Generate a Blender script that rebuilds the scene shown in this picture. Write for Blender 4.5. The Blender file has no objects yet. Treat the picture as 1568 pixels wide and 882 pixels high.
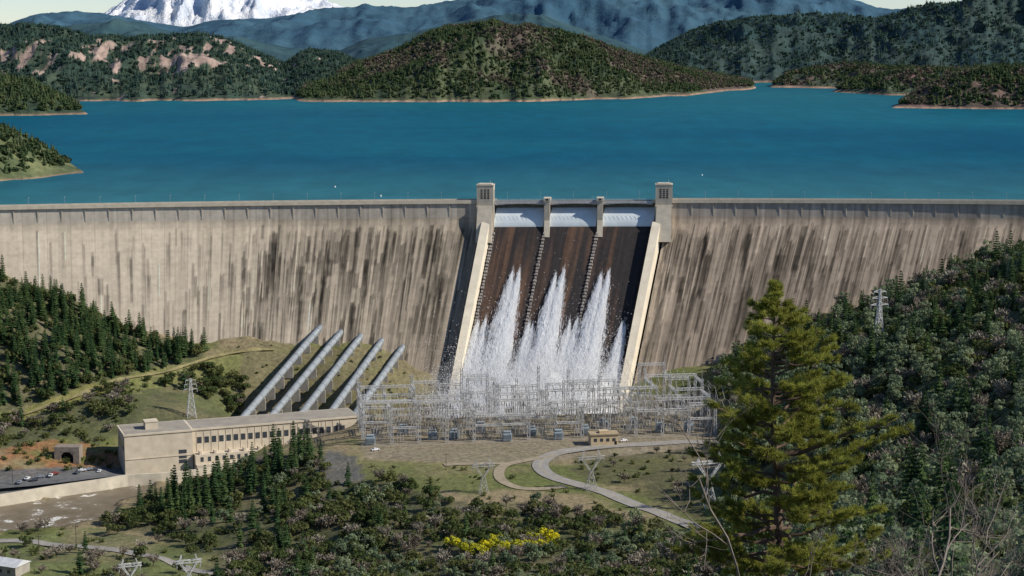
import bpy, math, random
import numpy as np
from mathutils import Vector, Matrix
random.seed(7); rng=np.random.default_rng(7)
F=2667.0; HC=115.0; TP=391/2667; PT=math.atan(TP); cp,sp=math.cos(PT),math.sin(PT)
LAKE=-9.0
def project(X,Y,Z):
    zr=Z-HC; d=Y*cp-zr*sp
    return 784+F*X/d, 441-F*(Y*sp+zr*cp)/d
def atY(px,py,Y):
    u=(px-784)/F; v=(441-py)/F
    dy=cp+v*sp; dz=-sp+v*cp
    t=Y/dy
    return (u*t, Y, HC+dz*t)
def atZ(px,py,Z):
    u=(px-784)/F; v=(441-py)/F
    dy=cp+v*sp; dz=-sp+v*cp
    t=(Z-HC)/dz
    return (u*t, dy*t, Z)
# ---------------- noise
TAB=rng.random((8,256,256))
def vnoise(x,y,k=0):
    x=np.asarray(x,float);y=np.asarray(y,float)
    xi=np.floor(x).astype(int);yi=np.floor(y).astype(int);fx=x-xi;fy=y-yi
    fx=fx*fx*(3-2*fx);fy=fy*fy*(3-2*fy);T=TAB[k]
    a=T[xi&255,yi&255];b=T[(xi+1)&255,yi&255];c=T[xi&255,(yi+1)&255];d=T[(xi+1)&255,(yi+1)&255]
    return (a*(1-fx)+b*fx)*(1-fy)+(c*(1-fx)+d*fx)*fy
def fbm(x,y,o=4,k=0):
    s=0;a=1;n=0
    for i in range(o):
        s=s+a*vnoise(x*2**i+17.3*i,y*2**i+9.1*i,(k+i)%8);n+=a;a*=.5
    return s/n
def ridged(x,y,o=4,k=0):
    s=0;a=1;n=0
    for i in range(o):
        s=s+a*(1-np.abs(2*vnoise(x*2**i+17.3*i,y*2**i+9.1*i,(k+i)%8)-1));n+=a;a*=.5
    return s/n
# ---------------- materials
def newmat(name):
    m=bpy.data.materials.new(name);m.use_nodes=True
    nt=m.node_tree;b=nt.nodes['Principled BSDF']
    b.inputs['Roughness'].default_value=.85
    b.inputs['Specular IOR Level'].default_value=.2
    return m,nt,b
def mat(name,col,rough=.85,var=.18,scale=.5,metal=0,bump=0,spec=.2):
    m,nt,b=newmat(name)
    g=nt.nodes.new('ShaderNodeNewGeometry')
    n=nt.nodes.new('ShaderNodeTexNoise');n.inputs['Scale'].default_value=scale;n.inputs['Detail'].default_value=6
    nt.links.new(g.outputs['Position'],n.inputs['Vector'])
    r=nt.nodes.new('ShaderNodeMapRange');r.inputs[1].default_value=.3;r.inputs[2].default_value=.7
    r.inputs[3].default_value=1-var;r.inputs[4].default_value=1+var
    nt.links.new(n.outputs['Fac'],r.inputs[0])
    v=nt.nodes.new('ShaderNodeVectorMath');v.operation='SCALE';v.inputs[0].default_value=col
    nt.links.new(r.outputs[0],v.inputs['Scale']);nt.links.new(v.outputs[0],b.inputs['Base Color'])
    b.inputs['Roughness'].default_value=rough;b.inputs['Metallic'].default_value=metal;b.inputs['Specular IOR Level'].default_value=spec
    if bump:
        bp=nt.nodes.new('ShaderNodeBump');bp.inputs['Strength'].default_value=bump;bp.inputs['Distance'].default_value=1
        nt.links.new(n.outputs['Fac'],bp.inputs['Height']);nt.links.new(bp.outputs[0],b.inputs['Normal'])
    return m
def attrmat(name,scale=.4,var=.3,bump=.4,dist=1.0,rough=.9,s2=None):
    m,nt,b=newmat(name)
    a=nt.nodes.new('ShaderNodeAttribute');a.attribute_name='Col'
    g=nt.nodes.new('ShaderNodeNewGeometry')
    n=nt.nodes.new('ShaderNodeTexNoise');n.inputs['Scale'].default_value=scale;n.inputs['Detail'].default_value=6;n.inputs['Roughness'].default_value=.65
    nt.links.new(g.outputs['Position'],n.inputs['Vector'])
    r=nt.nodes.new('ShaderNodeMapRange');r.inputs[1].default_value=.3;r.inputs[2].default_value=.7
    r.inputs[3].default_value=1-var;r.inputs[4].default_value=1+var
    nt.links.new(n.outputs['Fac'],r.inputs[0])
    v=nt.nodes.new('ShaderNodeVectorMath');v.operation='SCALE'
    nt.links.new(a.outputs['Color'],v.inputs[0]);nt.links.new(r.outputs[0],v.inputs['Scale']);nt.links.new(v.outputs[0],b.inputs['Base Color'])
    b.inputs['Roughness'].default_value=rough
    bp=nt.nodes.new('ShaderNodeBump');bp.inputs['Strength'].default_value=bump;bp.inputs['Distance'].default_value=dist
    nt.links.new(n.outputs['Fac'],bp.inputs['Height']);nt.links.new(bp.outputs[0],b.inputs['Normal'])
    return m
def foliage(name,c1,c2,c3=None,transl=.0):
    m,nt,b=newmat(name)
    b.inputs['Specular IOR Level'].default_value=.1
    oi=nt.nodes.new('ShaderNodeObjectInfo')
    cr=nt.nodes.new('ShaderNodeValToRGB')
    cr.color_ramp.elements[0].color=(*c1,1);cr.color_ramp.elements[1].color=(*c2,1)
    if c3: e=cr.color_ramp.elements.new(.5);e.color=(*c3,1)
    nt.links.new(oi.outputs['Random'],cr.inputs[0])
    g=nt.nodes.new('ShaderNodeNewGeometry')
    n=nt.nodes.new('ShaderNodeTexNoise');n.inputs['Scale'].default_value=.5;n.inputs['Detail'].default_value=2
    nt.links.new(g.outputs['Position'],n.inputs['Vector'])
    r=nt.nodes.new('ShaderNodeMapRange');r.inputs[1].default_value=.3;r.inputs[2].default_value=.7;r.inputs[3].default_value=.65;r.inputs[4].default_value=1.35
    nt.links.new(n.outputs['Fac'],r.inputs[0])
    v=nt.nodes.new('ShaderNodeVectorMath');v.operation='SCALE'
    nt.links.new(cr.outputs[0],v.inputs[0]);nt.links.new(r.outputs[0],v.inputs['Scale']);nt.links.new(v.outputs[0],b.inputs['Base Color'])
    if transl>0:
        t=nt.nodes.new('ShaderNodeBsdfTranslucent');nt.links.new(v.outputs[0],t.inputs[0])
        mx=nt.nodes.new('ShaderNodeMixShader');mx.inputs[0].default_value=transl
        nt.links.new(b.outputs[0],mx.inputs[1]);nt.links.new(t.outputs[0],mx.inputs[2])
        nt.links.new(mx.outputs[0],nt.nodes['Material Output'].inputs[0])
    return m
# ---------------- mesh builder
def link(o): bpy.context.scene.collection.objects.link(o);return o
def empty(name,loc=(0,0,0)):
    o=bpy.data.objects.new(name,None);o.location=loc;return link(o)
class MB:
    def __init__(s): s.v=[];s.f=[];s.m=[]
    def quad(s,a,b,c,d,m=0):
        i=len(s.v);s.v+=[a,b,c,d];s.f.append((i,i+1,i+2,i+3));s.m.append(m)
    def tri(s,a,b,c,m=0):
        i=len(s.v);s.v+=[a,b,c];s.f.append((i,i+1,i+2));s.m.append(m)
    def hexa(s,p,m=0):
        i=len(s.v);s.v+=[tuple(q) for q in p]
        for f in ((0,3,2,1),(4,5,6,7),(0,1,5,4),(1,2,6,5),(2,3,7,6),(3,0,4,7)):
            s.f.append(tuple(i+k for k in f));s.m.append(m)
    def box(s,x0,x1,y0,y1,z0,z1,m=0,M=None):
        p=[(x0,y0,z0),(x1,y0,z0),(x1,y1,z0),(x0,y1,z0),(x0,y0,z1),(x1,y0,z1),(x1,y1,z1),(x0,y1,z1)]
        if M is not None: p=[tuple(M@Vector(q)) for q in p]
        s.hexa(p,m)
    def strut(s,a,b,w=.2,m=0,w2=None):
        a=Vector(a);b=Vector(b);d=b-a
        if d.length<1e-5:return
        d.normalize();u=d.cross(Vector((0,0,1)))
        if u.length<.05:u=d.cross(Vector((1,0,0)))
        u.normalize();v=d.cross(u);w2=w if w2 is None else w2
        i=len(s.v)
        for p,ww in((a,w),(b,w2)):
            for k in((-1,-1),(1,-1),(1,1),(-1,1)): s.v.append(tuple(p+u*k[0]*ww/2+v*k[1]*ww/2))
        for f in((0,1,5,4),(1,2,6,5),(2,3,7,6),(3,0,4,7)): s.f.append(tuple(i+k for k in f));s.m.append(m)
    def tube(s,path,rad,n=10,m=0,cap=False):
        path=[Vector(p) for p in path];i0=len(s.v)
        for k,p in enumerate(path):
            d=(path[min(k+1,len(path)-1)]-path[max(k-1,0)]).normalized()
            u=d.cross(Vector((0,0,1)))
            if u.length<.05:u=d.cross(Vector((0,1,0)))
            u.normalize();v=d.cross(u);r=rad[k] if hasattr(rad,'__len__') else rad
            for j in range(n):
                a=2*math.pi*j/n;s.v.append(tuple(p+u*math.cos(a)*r+v*math.sin(a)*r))
        for k in range(len(path)-1):
            for j in range(n):
                a=i0+k*n+j;b=i0+k*n+(j+1)%n;s.f.append((a,b,b+n,a+n));s.m.append(m)
        if cap:
            s.f.append(tuple(range(i0,i0+n)));s.m.append(m)
            e=i0+(len(path)-1)*n;s.f.append(tuple(range(e+n-1,e-1,-1)));s.m.append(m)
    def obj(s,name,mats,parent=None,smooth=False):
        me=bpy.data.meshes.new(name);me.from_pydata(s.v,[],s.f)
        for q in mats: me.materials.append(q)
        me.polygons.foreach_set('material_index',s.m)
        if smooth: me.polygons.foreach_set('use_smooth',[True]*len(s.f))
        me.update();o=bpy.data.objects.new(name,me);link(o)
        if parent:o.parent=parent
        return o
def gridmesh(name,P,col,material,smooth=True,parent=None):
    n,m=P.shape[:2]
    idx=np.arange(n*m).reshape(n,m)
    fa=np.stack([idx[:-1,:-1],idx[1:,:-1],idx[1:,1:],idx[:-1,1:]],-1).reshape(-1,4)
    me=bpy.data.meshes.new(name)
    me.vertices.add(n*m);me.vertices.foreach_set('co',P.reshape(-1).astype(np.float32))
    me.loops.add(fa.size);me.loops.foreach_set('vertex_index',fa.reshape(-1).astype(np.int32))
    me.polygons.add(len(fa));me.polygons.foreach_set('loop_start',(np.arange(len(fa))*4).astype(np.int32))
    me.polygons.foreach_set('use_smooth',np.full(len(fa),smooth))
    me.update(calc_edges=True);me.validate()
    if col is not None:
        a=me.attributes.new('Col','FLOAT_COLOR','POINT')
        c=np.ones((n*m,4),np.float32);c[:,:3]=col.reshape(-1,3);a.data.foreach_set('color',c.reshape(-1))
    me.materials.append(material)
    o=bpy.data.objects.new(name,me);link(o)
    if parent:o.parent=parent
    return o
def trisoup(name,V,material,parent):
    me=bpy.data.meshes.new(name);me.vertices.add(len(V)*3);me.vertices.foreach_set('co',V.reshape(-1).astype(np.float32))
    me.loops.add(len(V)*3);me.loops.foreach_set('vertex_index',np.arange(len(V)*3,dtype=np.int32));me.polygons.add(len(V));me.polygons.foreach_set('loop_start',(np.arange(len(V))*3).astype(np.int32))
    me.update(calc_edges=True);me.materials.append(material);o=link(bpy.data.objects.new(name,me));o.parent=parent;return o
def inpoly(px,py,poly):
    px=np.asarray(px);py=np.asarray(py);r=np.zeros(px.shape,bool);n=len(poly)
    for i in range(n):
        x1,y1=poly[i][:2];x2,y2=poly[(i+1)%n][:2]
        if y1==y2: continue
        c=((y1>py)!=(y2>py))&(px<(x2-x1)*(py-y1)/(y2-y1)+x1)
        r^=c
    return r
# ================= DAM GEOMETRY
KH=10.5
def Yc(X): return 1200-(X-120)**2/4400
def th(X): return np.radians(np.interp(X,[-560,-260,-100,-15,102,200,355,520],[24,12,-6,-15.5,-20,-28,-33,-34]))
def off(h):
    h=np.asarray(h,float);k=np.clip(h-KH,0,None)
    return .76*np.where(k<8,k*k/16,k-4)
def face(h,X,o=0.0):
    a=th(X);q=off(h)+o
    return np.stack(np.broadcast_arrays(X+q*np.sin(a),Yc(X)-q*np.cos(a),-np.asarray(h,float)+0*X),-1)
def fv(h,X,n=0.0):
    a=float(th(X));p=face(h,float(X))
    s=(.0 if h<KH else min(1,(h-KH)/8))
    ny=1.0 if s==0 else .79;nz=.0 if s==0 else .61*s
    return Vector((p[0]+math.sin(a)*n*ny,p[1]-math.cos(a)*n*ny,p[2]+n*nz))
XS=np.linspace(-560,520,600)
def faceYat(X,Z):
    P=face(-Z,XS)
    return np.interp(X,P[:,0],P[:,1])
def damhit(px,py):
    lo,hi=700,1300
    for _ in range(40):
        mid=(lo+hi)/2;x,y,z=atY(px,py,mid)
        if y>faceYat(x,z): hi=mid
        else: lo=mid
    return atY(px,py,lo)
# ================= TERRAIN
cps=[]
for p in [(0,405),(100,450),(200,495),(260,517),(370,517),(450,522),(620,545),(690,595),(955,600),(1030,565),(1110,550),(1250,478),(1400,440),(1500,400),(1568,385)]:
    cps.append(damhit(*p))
x,y,z=damhit(830,640);cps.append((x,y,-138));cps.append((x+30,y,-138));cps.append((x-30,y,-138))
for p in [(0,470,1085),(0,560,1035),(0,640,1000),(100,540,1060),(150,592,1040),(300,565,1085),(230,560,1075),
          (300,640,1010),(200,640,1000),(400,560,1100),(520,560,1100),(370,640,1058),(455,640,1062),(545,634,1062),(100,665,985),(190,722,958),
          (480,700,898),(540,705,895),(300,768,868),(200,795,858),(400,790,838),(600,800,790),(600,882,715),(800,882,680),
          (1200,600,960),(1300,560,960),(1400,500,1000),(1500,450,1010),(1568,430,1000),(1400,650,800),(1568,600,760),
          (1250,700,790),(1150,690,850),(1568,800,450),(1400,850,450),(1200,882,480),(1080,882,560),(1000,882,640),(1568,882,320)]:
    cps.append(atY(*p))
for p in [(0,745,-128),(100,745,-128),(190,735,-128),(0,860,-128),(100,842,-128),(200,850,-126),(300,882,-122)]:
    cps.append(atZ(*p))
for p in [(0,800,-137),(0,785,-137),(100,775,-137),(100,800,-137),(200,755,-137),(190,775,-137)]:
    cps.append(atZ(*p))
for X in(-85,-30,30,90):
    for Y in(915,955,990): cps.append((X,Y+X*.12,-106))
for X,Y in((-50,870),(0,880),(60,880),(110,890),(-40,820),(20,830),(80,830),(100,780),(60,780)): cps.append((X,Y,-107))
for X in(-215,-150,-90): cps.append((X,980+(X+215)*.26,-128))
for X in(-60,0,60): cps.append((X,1040,-138))
cps+=[(0,0,108),(0,100,70),(18,70,86),(17,110,72),(0,300,-5),(0,500,-70),(300,450,20),(300,200,60),(-300,500,-60),(-300,700,-115),(-200,300,-10),
 (-300,100,60),(200,300,30),(450,800,20),(450,600,30),(450,1000,20),(450,1150,30),(-450,1150,20),(-450,1000,-20),(-450,900,-90),(-500,700,-80),(-450,800,-110)]
C=np.array(cps);A=C[:,:2]/300.0
def tps(r2): return np.where(r2>1e-12,.5*r2*np.log(np.maximum(r2,1e-12)),0)
n=len(C);K=tps(((A[:,None]-A[None])**2).sum(-1))+np.eye(n)*2e-3
Pm=np.c_[np.ones(n),A];M=np.block([[K,Pm],[Pm.T,np.zeros((3,3))]])
W=np.linalg.solve(M,np.r_[C[:,2],np.zeros(3)])
gx=np.arange(-560,541,3.0);gy=np.arange(-20,1330,3.0)
GX,GY=np.meshgrid(gx,gy,indexing='ij')
Q=np.stack([GX,GY],-1).reshape(-1,2)/300
Z=np.zeros(len(Q))
for i in range(n): Z+=W[i]*tps(((Q-A[i])**2).sum(-1))
Z+=W[n]+W[n+1]*Q[:,0]+W[n+2]*Q[:,1];Z=Z.reshape(GX.shape)
flat=np.clip(np.abs(Z+107)/6,0,1)*np.clip(np.abs(Z+128)/3,.15,1)
Z+=(fbm(GX/45,GY/45,5)-.5)*14*flat*np.clip((GY-100)/300,.1,1)+(fbm(GX/9,GY/9,3,2)-.5)*1.2*(flat*.8+.2)
yard=(GX>-92)&(GX<118)&(GY>905+GX*.13)&(GY<995+GX*.13)
Z=np.where(yard,-106.0,Z)
rivpoly=[atZ(*q,-132.5)[:2] for q in[(-300,840),(-300,778),(0,774),(80,763),(150,750),(200,740),(235,742),(222,758),(180,770),(172,798),(120,806),(60,812),(0,817)]]
bank=inpoly(GX,GY,rivpoly)
Z=np.where(bank,np.minimum(Z,-135.5),np.where((GX<-190)&(GY>800)&(GY<1000)&(Z<-131),-131.0+(fbm(GX/9,GY/9,3,2)-.5)*2,Z))
Z=np.where(GY<290,np.minimum(Z,HC-.338*GY-3),Z)
back=GY-(Yc(GX)-2)
Z=np.where((back>0),np.minimum(Z,-20-back*.3),Z)
Z=np.maximum(Z,-140)
def tz(X,Y):
    X=np.asarray(X,float);Y=np.asarray(Y,float)
    fx=np.clip((X-gx[0])/3,0,len(gx)-1.001);fy=np.clip((Y-gy[0])/3,0,len(gy)-1.001)
    i=fx.astype(int);j=fy.astype(int);a=fx-i;b=fy-j
    return (Z[i,j]*(1-a)+Z[i+1,j]*a)*(1-b)+(Z[i,j+1]*(1-a)+Z[i+1,j+1]*a)*b
def hit(px,py,y0=320,y1=1260):
    Ys=np.arange(y0,y1,1.5);u=(px-784)/F;v=(441-py)/F
    dy=cp+v*sp;dz=-sp+v*cp;t=Ys/dy;X=u*t;zz=HC+dz*t
    k=np.nonzero(zz<tz(X,Ys))[0]
    k=k[0] if len(k) else len(Ys)-1
    return Vector((X[k],Ys[k],float(tz(X[k],Ys[k]))))
PX,PY=project(GX,GY,Z)
cx=np.clip(PX,2,1566);cy=np.clip(PY,2,880)
col=np.zeros(GX.shape+(3,))
nz=fbm(GX/30,GY/30,5,3);nz2=fbm(GX/8,GY/8,4,1)
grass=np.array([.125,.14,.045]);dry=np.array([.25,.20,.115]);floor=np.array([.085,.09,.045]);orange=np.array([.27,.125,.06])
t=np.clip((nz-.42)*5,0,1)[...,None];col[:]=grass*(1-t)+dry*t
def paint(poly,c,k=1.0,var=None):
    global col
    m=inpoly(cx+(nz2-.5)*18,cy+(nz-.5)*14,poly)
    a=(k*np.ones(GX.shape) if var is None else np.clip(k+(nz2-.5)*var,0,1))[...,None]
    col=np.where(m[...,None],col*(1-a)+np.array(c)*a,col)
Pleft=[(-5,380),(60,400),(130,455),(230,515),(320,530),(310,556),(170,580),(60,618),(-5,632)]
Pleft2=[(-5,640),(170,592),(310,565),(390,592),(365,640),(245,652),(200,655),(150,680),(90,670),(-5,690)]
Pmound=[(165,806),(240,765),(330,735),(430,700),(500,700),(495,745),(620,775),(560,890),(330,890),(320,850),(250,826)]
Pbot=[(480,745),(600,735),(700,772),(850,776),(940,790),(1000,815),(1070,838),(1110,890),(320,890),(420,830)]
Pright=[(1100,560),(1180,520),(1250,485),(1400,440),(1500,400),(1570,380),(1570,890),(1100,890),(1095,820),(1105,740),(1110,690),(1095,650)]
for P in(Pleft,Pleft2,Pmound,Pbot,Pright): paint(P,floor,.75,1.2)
paint([(-5,690),(70,672),(140,680),(188,695),(185,722),(90,715),(-5,738)],orange,.6,2.4)
paint([(150,592),(170,580),(310,552),(400,535),(440,540),(420,600),(340,600),(310,585),(180,600)],(.17,.175,.06),.8,.6)
paint([(-5,640),(60,618),(150,585),(175,592),(90,630),(-5,655)],(.20,.19,.06),.8)
paint([(370,520),(640,545),(700,600),(660,640),(360,645)],(.17,.145,.08),.8,.9)
paint([(500,690),(545,700),(560,735),(500,750),(480,730)],(.12,.12,.11),.9,.5)
paint([(540,640),(1100,600),(1100,680),(1000,700),(760,710),(560,705)],(.24,.20,.14),.85,.5)
paint([(560,705),(760,715),(760,750),(560,735)],(.16,.165,.06),.7,.9)
paint([(880,700),(1060,690),(1085,800),(960,750),(880,730)],(.10,.095,.045),.75,1.2)
paint([(-5,718),(190,716),(190,735),(-5,760)],(.12,.12,.12),.9)
paint([(-5,820),(150,810),(320,850),(330,890),(-5,890)],(.13,.15,.06),.6,1.0)
wet=np.clip((-132-Z)/2,0,1)[...,None];col=col*(1-wet)+np.array([.12,.10,.07])*wet
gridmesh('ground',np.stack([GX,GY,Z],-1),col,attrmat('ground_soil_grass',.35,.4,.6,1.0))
# river
mriver,nt,b=newmat('river_water')
b.inputs['Roughness'].default_value=.4;b.inputs['Specular IOR Level'].default_value=.2
nn=nt.nodes.new('ShaderNodeTexNoise');nn.inputs['Scale'].default_value=.10;nn.inputs['Detail'].default_value=10;nn.inputs['Roughness'].default_value=.7
g=nt.nodes.new('ShaderNodeNewGeometry');nt.links.new(g.outputs['Position'],nn.inputs['Vector'])
cr=nt.nodes.new('ShaderNodeValToRGB');cr.color_ramp.elements[0].position=.35;cr.color_ramp.elements[0].color=(.13,.10,.06,1);cr.color_ramp.elements[1].position=.58;cr.color_ramp.elements[1].color=(.20,.165,.115,1)
e=cr.color_ramp.elements.new(.62);e.color=(.70,.68,.62,1)
nt.links.new(nn.outputs['Fac'],cr.inputs[0]);nt.links.new(cr.outputs[0],b.inputs['Base Color'])
bp=nt.nodes.new('ShaderNodeBump');bp.inputs['Strength'].default_value=.5;nt.links.new(nn.outputs['Fac'],bp.inputs['Height']);nt.links.new(bp.outputs[0],b.inputs['Normal'])
mb=MB();mb.quad((-560,700,-132.5),(200,700,-132.5),(200,1130,-132.5),(-560,1130,-132.5));mb.obj('river',[mriver])
# lake
ml,nt,b=newmat('lake_water')
b.inputs['Roughness'].default_value=.5;b.inputs['Specular IOR Level'].default_value=.02
g=nt.nodes.new('ShaderNodeNewGeometry')
mp=nt.nodes.new('ShaderNodeMapping');mp.inputs['Scale'].default_value=(.0012,.0022,1);nt.links.new(g.outputs['Position'],mp.inputs[0])
n1=nt.nodes.new('ShaderNodeTexNoise');n1.inputs['Scale'].default_value=1;n1.inputs['Detail'].default_value=5;nt.links.new(mp.outputs[0],n1.inputs['Vector'])
cr=nt.nodes.new('ShaderNodeValToRGB');cr.color_ramp.elements[0].position=.35;cr.color_ramp.elements[0].color=(.0003,.070,.122,1)
cr.color_ramp.elements[1].position=.72;cr.color_ramp.elements[1].color=(.006,.115,.155,1)
nt.links.new(n1.outputs['Fac'],cr.inputs[0])
sx=nt.nodes.new('ShaderNodeSeparateXYZ');nt.links.new(g.outputs['Position'],sx.inputs[0])
mr=nt.nodes.new('ShaderNodeMapRange');mr.inputs[1].default_value=1750;mr.inputs[2].default_value=1180;mr.inputs[3].default_value=0;mr.inputs[4].default_value=.85;nt.links.new(sx.outputs['Y'],mr.inputs[0])
mx=nt.nodes.new('ShaderNodeMix');mx.data_type='RGBA';mx.inputs['B'].default_value=(.04,.155,.17,1)
nt.links.new(mr.outputs[0],mx.inputs[0]);nt.links.new(cr.outputs[0],mx.inputs['A'])
mr2=nt.nodes.new('ShaderNodeMapRange');mr2.inputs[1].default_value=2400;mr2.inputs[2].default_value=3600;mr2.inputs[3].default_value=0;mr2.inputs[4].default_value=.5;nt.links.new(sx.outputs['Y'],mr2.inputs[0])
mx2=nt.nodes.new('ShaderNodeMix');mx2.data_type='RGBA';mx2.inputs['B'].default_value=(.022,.13,.14,1)
nt.links.new(mr2.outputs[0],mx2.inputs[0]);nt.links.new(mx.outputs['Result'],mx2.inputs['A'])
mp3=nt.nodes.new('ShaderNodeMapping');mp3.inputs['Scale'].default_value=(.03,.012,1);nt.links.new(g.outputs['Position'],mp3.inputs[0])
n3=nt.nodes.new('ShaderNodeTexNoise');n3.inputs['Scale'].default_value=1;n3.inputs['Detail'].default_value=8;n3.inputs['Roughness'].default_value=.7;nt.links.new(mp3.outputs[0],n3.inputs['Vector'])
r3=nt.nodes.new('ShaderNodeMapRange');r3.inputs[1].default_value=.3;r3.inputs[2].default_value=.7;r3.inputs[3].default_value=.80;r3.inputs[4].default_value=1.20;nt.links.new(n3.outputs['Fac'],r3.inputs[0])
vv=nt.nodes.new('ShaderNodeVectorMath');vv.operation='SCALE';nt.links.new(mx2.outputs['Result'],vv.inputs[0]);nt.links.new(r3.outputs[0],vv.inputs['Scale']);nt.links.new(vv.outputs[0],b.inputs['Base Color'])
n2=nt.nodes.new('ShaderNodeTexNoise');n2.inputs['Scale'].default_value=.25;n2.inputs['Detail'].default_value=6;nt.links.new(g.outputs['Position'],n2.inputs['Vector'])
bp=nt.nodes.new('ShaderNodeBump');bp.inputs['Strength'].default_value=.35;nt.links.new(n2.outputs['Fac'],bp.inputs['Height']);nt.links.new(bp.outputs[0],b.inputs['Normal'])
mb=MB()
xs=np.linspace(-560,520,60)
for i in range(59):
    a,c=xs[i],xs[i+1];mb.quad((a,Yc(a)+4,LAKE),(c,Yc(c)+4,LAKE),(c*1.6,2400,LAKE),(a*1.6,2400,LAKE))
mb.quad((-560*1.6,2400,LAKE),(520*1.6,2400,LAKE),(40000,60000,LAKE),(-40000,60000,LAKE))
mb.quad((-560,Yc(-560)+4,LAKE),(-896,2400,LAKE),(-40000,60000,LAKE),(-40000,Yc(-560),LAKE))
mb.quad((520,Yc(520)+4,LAKE),(40000,Yc(520),LAKE),(40000,60000,LAKE),(832,2400,LAKE))
mb.obj('lake',[ml])
# ================= FAR HILLS
hillmat=attrmat('hill_vegetation',.03,.45,.8,10.0)
farmat=attrmat('mountain_forest',.006,.22,.6,40.0)
tree_pts={'far':[], 'farb':[],'blue':[]}
def hill(name,sil,shore,depth,c1,c2,material,nx=260,nv=90,namp=.3,nsc=1.0,trees=0,rock=None,shorecol=(.32,.21,.14),brown=None,z0=LAKE-3,kind='far',ts=1.0):
    sil=np.array(sil,float)
    pxs=np.linspace(sil[0,0],sil[-1,0],nx)
    top=np.interp(pxs,sil[:,0],sil[:,1])
    if isinstance(shore,(int,float)): Ysh=np.full(nx,float(shore))
    else:
        s=np.array(shore,float);py=np.interp(pxs,s[:,0],s[:,1]);Ysh=np.array([atZ(a,b,LAKE)[1] for a,b in zip(pxs,py)])
    Ysh=Ysh+(fbm(pxs/30,pxs*0,4,5)-.5)*depth*.12
    edge=np.minimum(1,np.minimum(pxs-pxs[0],pxs[-1]-pxs)/60+.15)
    dp=depth*edge
    v=np.linspace(0,1.7,nv)
    Yr=Ysh+dp
    zr=np.array([atY(a,b,c)[2] for a,b,c in zip(pxs,top,Yr)])
    Y=Ysh[:,None]+dp[:,None]*v[None]
    u=(pxs-784)/F;X=u[:,None]*(Y*cp*1.02)
    H=np.maximum(zr-z0,1)[:,None]
    sh=np.where(v<1,np.sin(np.clip(v,0,1)*math.pi/2)**.9,np.cos(np.clip((v-1)/.7,0,1)*math.pi/2))[None]
    L=depth*.33*nsc
    wob=np.clip(np.sin(np.clip(v,0,1)*math.pi),0,1)[None]
    r=ridged(X/L+3,Y/(L*2.2),5,1)-.62
    Zh=z0+H*sh+H*namp*wob*r*1.6+(fbm(X/L*4,Y/L*4,3,2)-.5)*H*.08*np.clip(v*3,0,1)[None]
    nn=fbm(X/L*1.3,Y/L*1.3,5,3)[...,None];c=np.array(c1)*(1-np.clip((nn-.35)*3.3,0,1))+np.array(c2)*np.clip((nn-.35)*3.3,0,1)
    if brown is not None:
        bb=np.clip((fbm(X/L*.9+7,Y/L*.9,4,4)-.5)*8,0,1)[...,None];c=c*(1-bb)+np.array(brown)*bb
    rm=np.zeros(X.shape)
    if rock is not None:
        pxx,pyy=project(X,Y,Zh)
        for (rx,ry,rr_,rh) in rock:
            rm=np.maximum(rm,np.clip(1.3-np.hypot((pxx-rx)/rr_,(pyy-ry)/rh),0,1))
        rm=np.clip((rm*.62+fbm(X/18,Y/70,5,6)*2.3-1.66)*7,0,1)
        c=c*(1-rm[...,None])+np.array([.36,.265,.215])*rm[...,None]*(.6+.7*fbm(X/12,Y/25,3,2))[...,None]
    sm=np.clip((LAKE+3.2*(Ysh.mean()/3000)-Zh)/2,0,1)[...,None];c=c*(1-sm)+np.array(shorecol)*sm
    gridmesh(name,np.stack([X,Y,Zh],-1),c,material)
    if trees:
        i=rng.integers(0,nx-1,trees);w=rng.random(trees)**.8*1.12
        j=np.clip((w/1.7*(nv-1)).astype(int),0,nv-2);fa=rng.random(trees);fb=rng.random(trees)
        def bl(G): return (G[i,j]*(1-fa)+G[i+1,j]*fa)*(1-fb)+(G[i,j+1]*(1-fa)+G[i+1,j+1]*fa)*fb
        tx,ty,tzz=bl(X),bl(Y),bl(Zh);ok=(tzz>LAKE+5)&(bl(rm)<.4)
        bb_=fbm(tx/L*.9+7,ty/L*.9,4,4)
        s=rng.uniform(.45,1.2,trees)*ts
        for q in range(trees):
            if ok[q]: tree_pts['farb' if (brown is not None and bb_[q]>.53 and rng.random()<.8) else kind].append((tx[q],ty[q],tzz[q]-1,s[q]))
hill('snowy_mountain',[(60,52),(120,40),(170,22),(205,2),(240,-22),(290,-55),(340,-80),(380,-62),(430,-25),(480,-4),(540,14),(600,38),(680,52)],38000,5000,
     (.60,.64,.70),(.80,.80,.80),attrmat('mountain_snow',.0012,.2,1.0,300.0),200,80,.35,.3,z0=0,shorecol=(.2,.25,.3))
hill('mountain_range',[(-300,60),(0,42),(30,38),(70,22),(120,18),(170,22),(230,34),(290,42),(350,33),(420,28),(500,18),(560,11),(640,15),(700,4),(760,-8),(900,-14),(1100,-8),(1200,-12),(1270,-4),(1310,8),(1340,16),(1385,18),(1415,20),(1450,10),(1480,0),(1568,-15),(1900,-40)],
     7000,2600,(.032,.085,.13),(.045,.105,.145),farmat,500,110,.3,.35)  # blue of distance haze is put into these slope colours
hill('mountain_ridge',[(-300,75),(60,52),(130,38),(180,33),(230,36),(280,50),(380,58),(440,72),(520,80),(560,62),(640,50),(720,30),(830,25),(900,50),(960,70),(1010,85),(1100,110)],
     5200,1300,(.025,.065,.08),(.038,.082,.09),farmat,400,100,.35,.5)  # haze painted here too, as a bluish base colour
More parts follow.
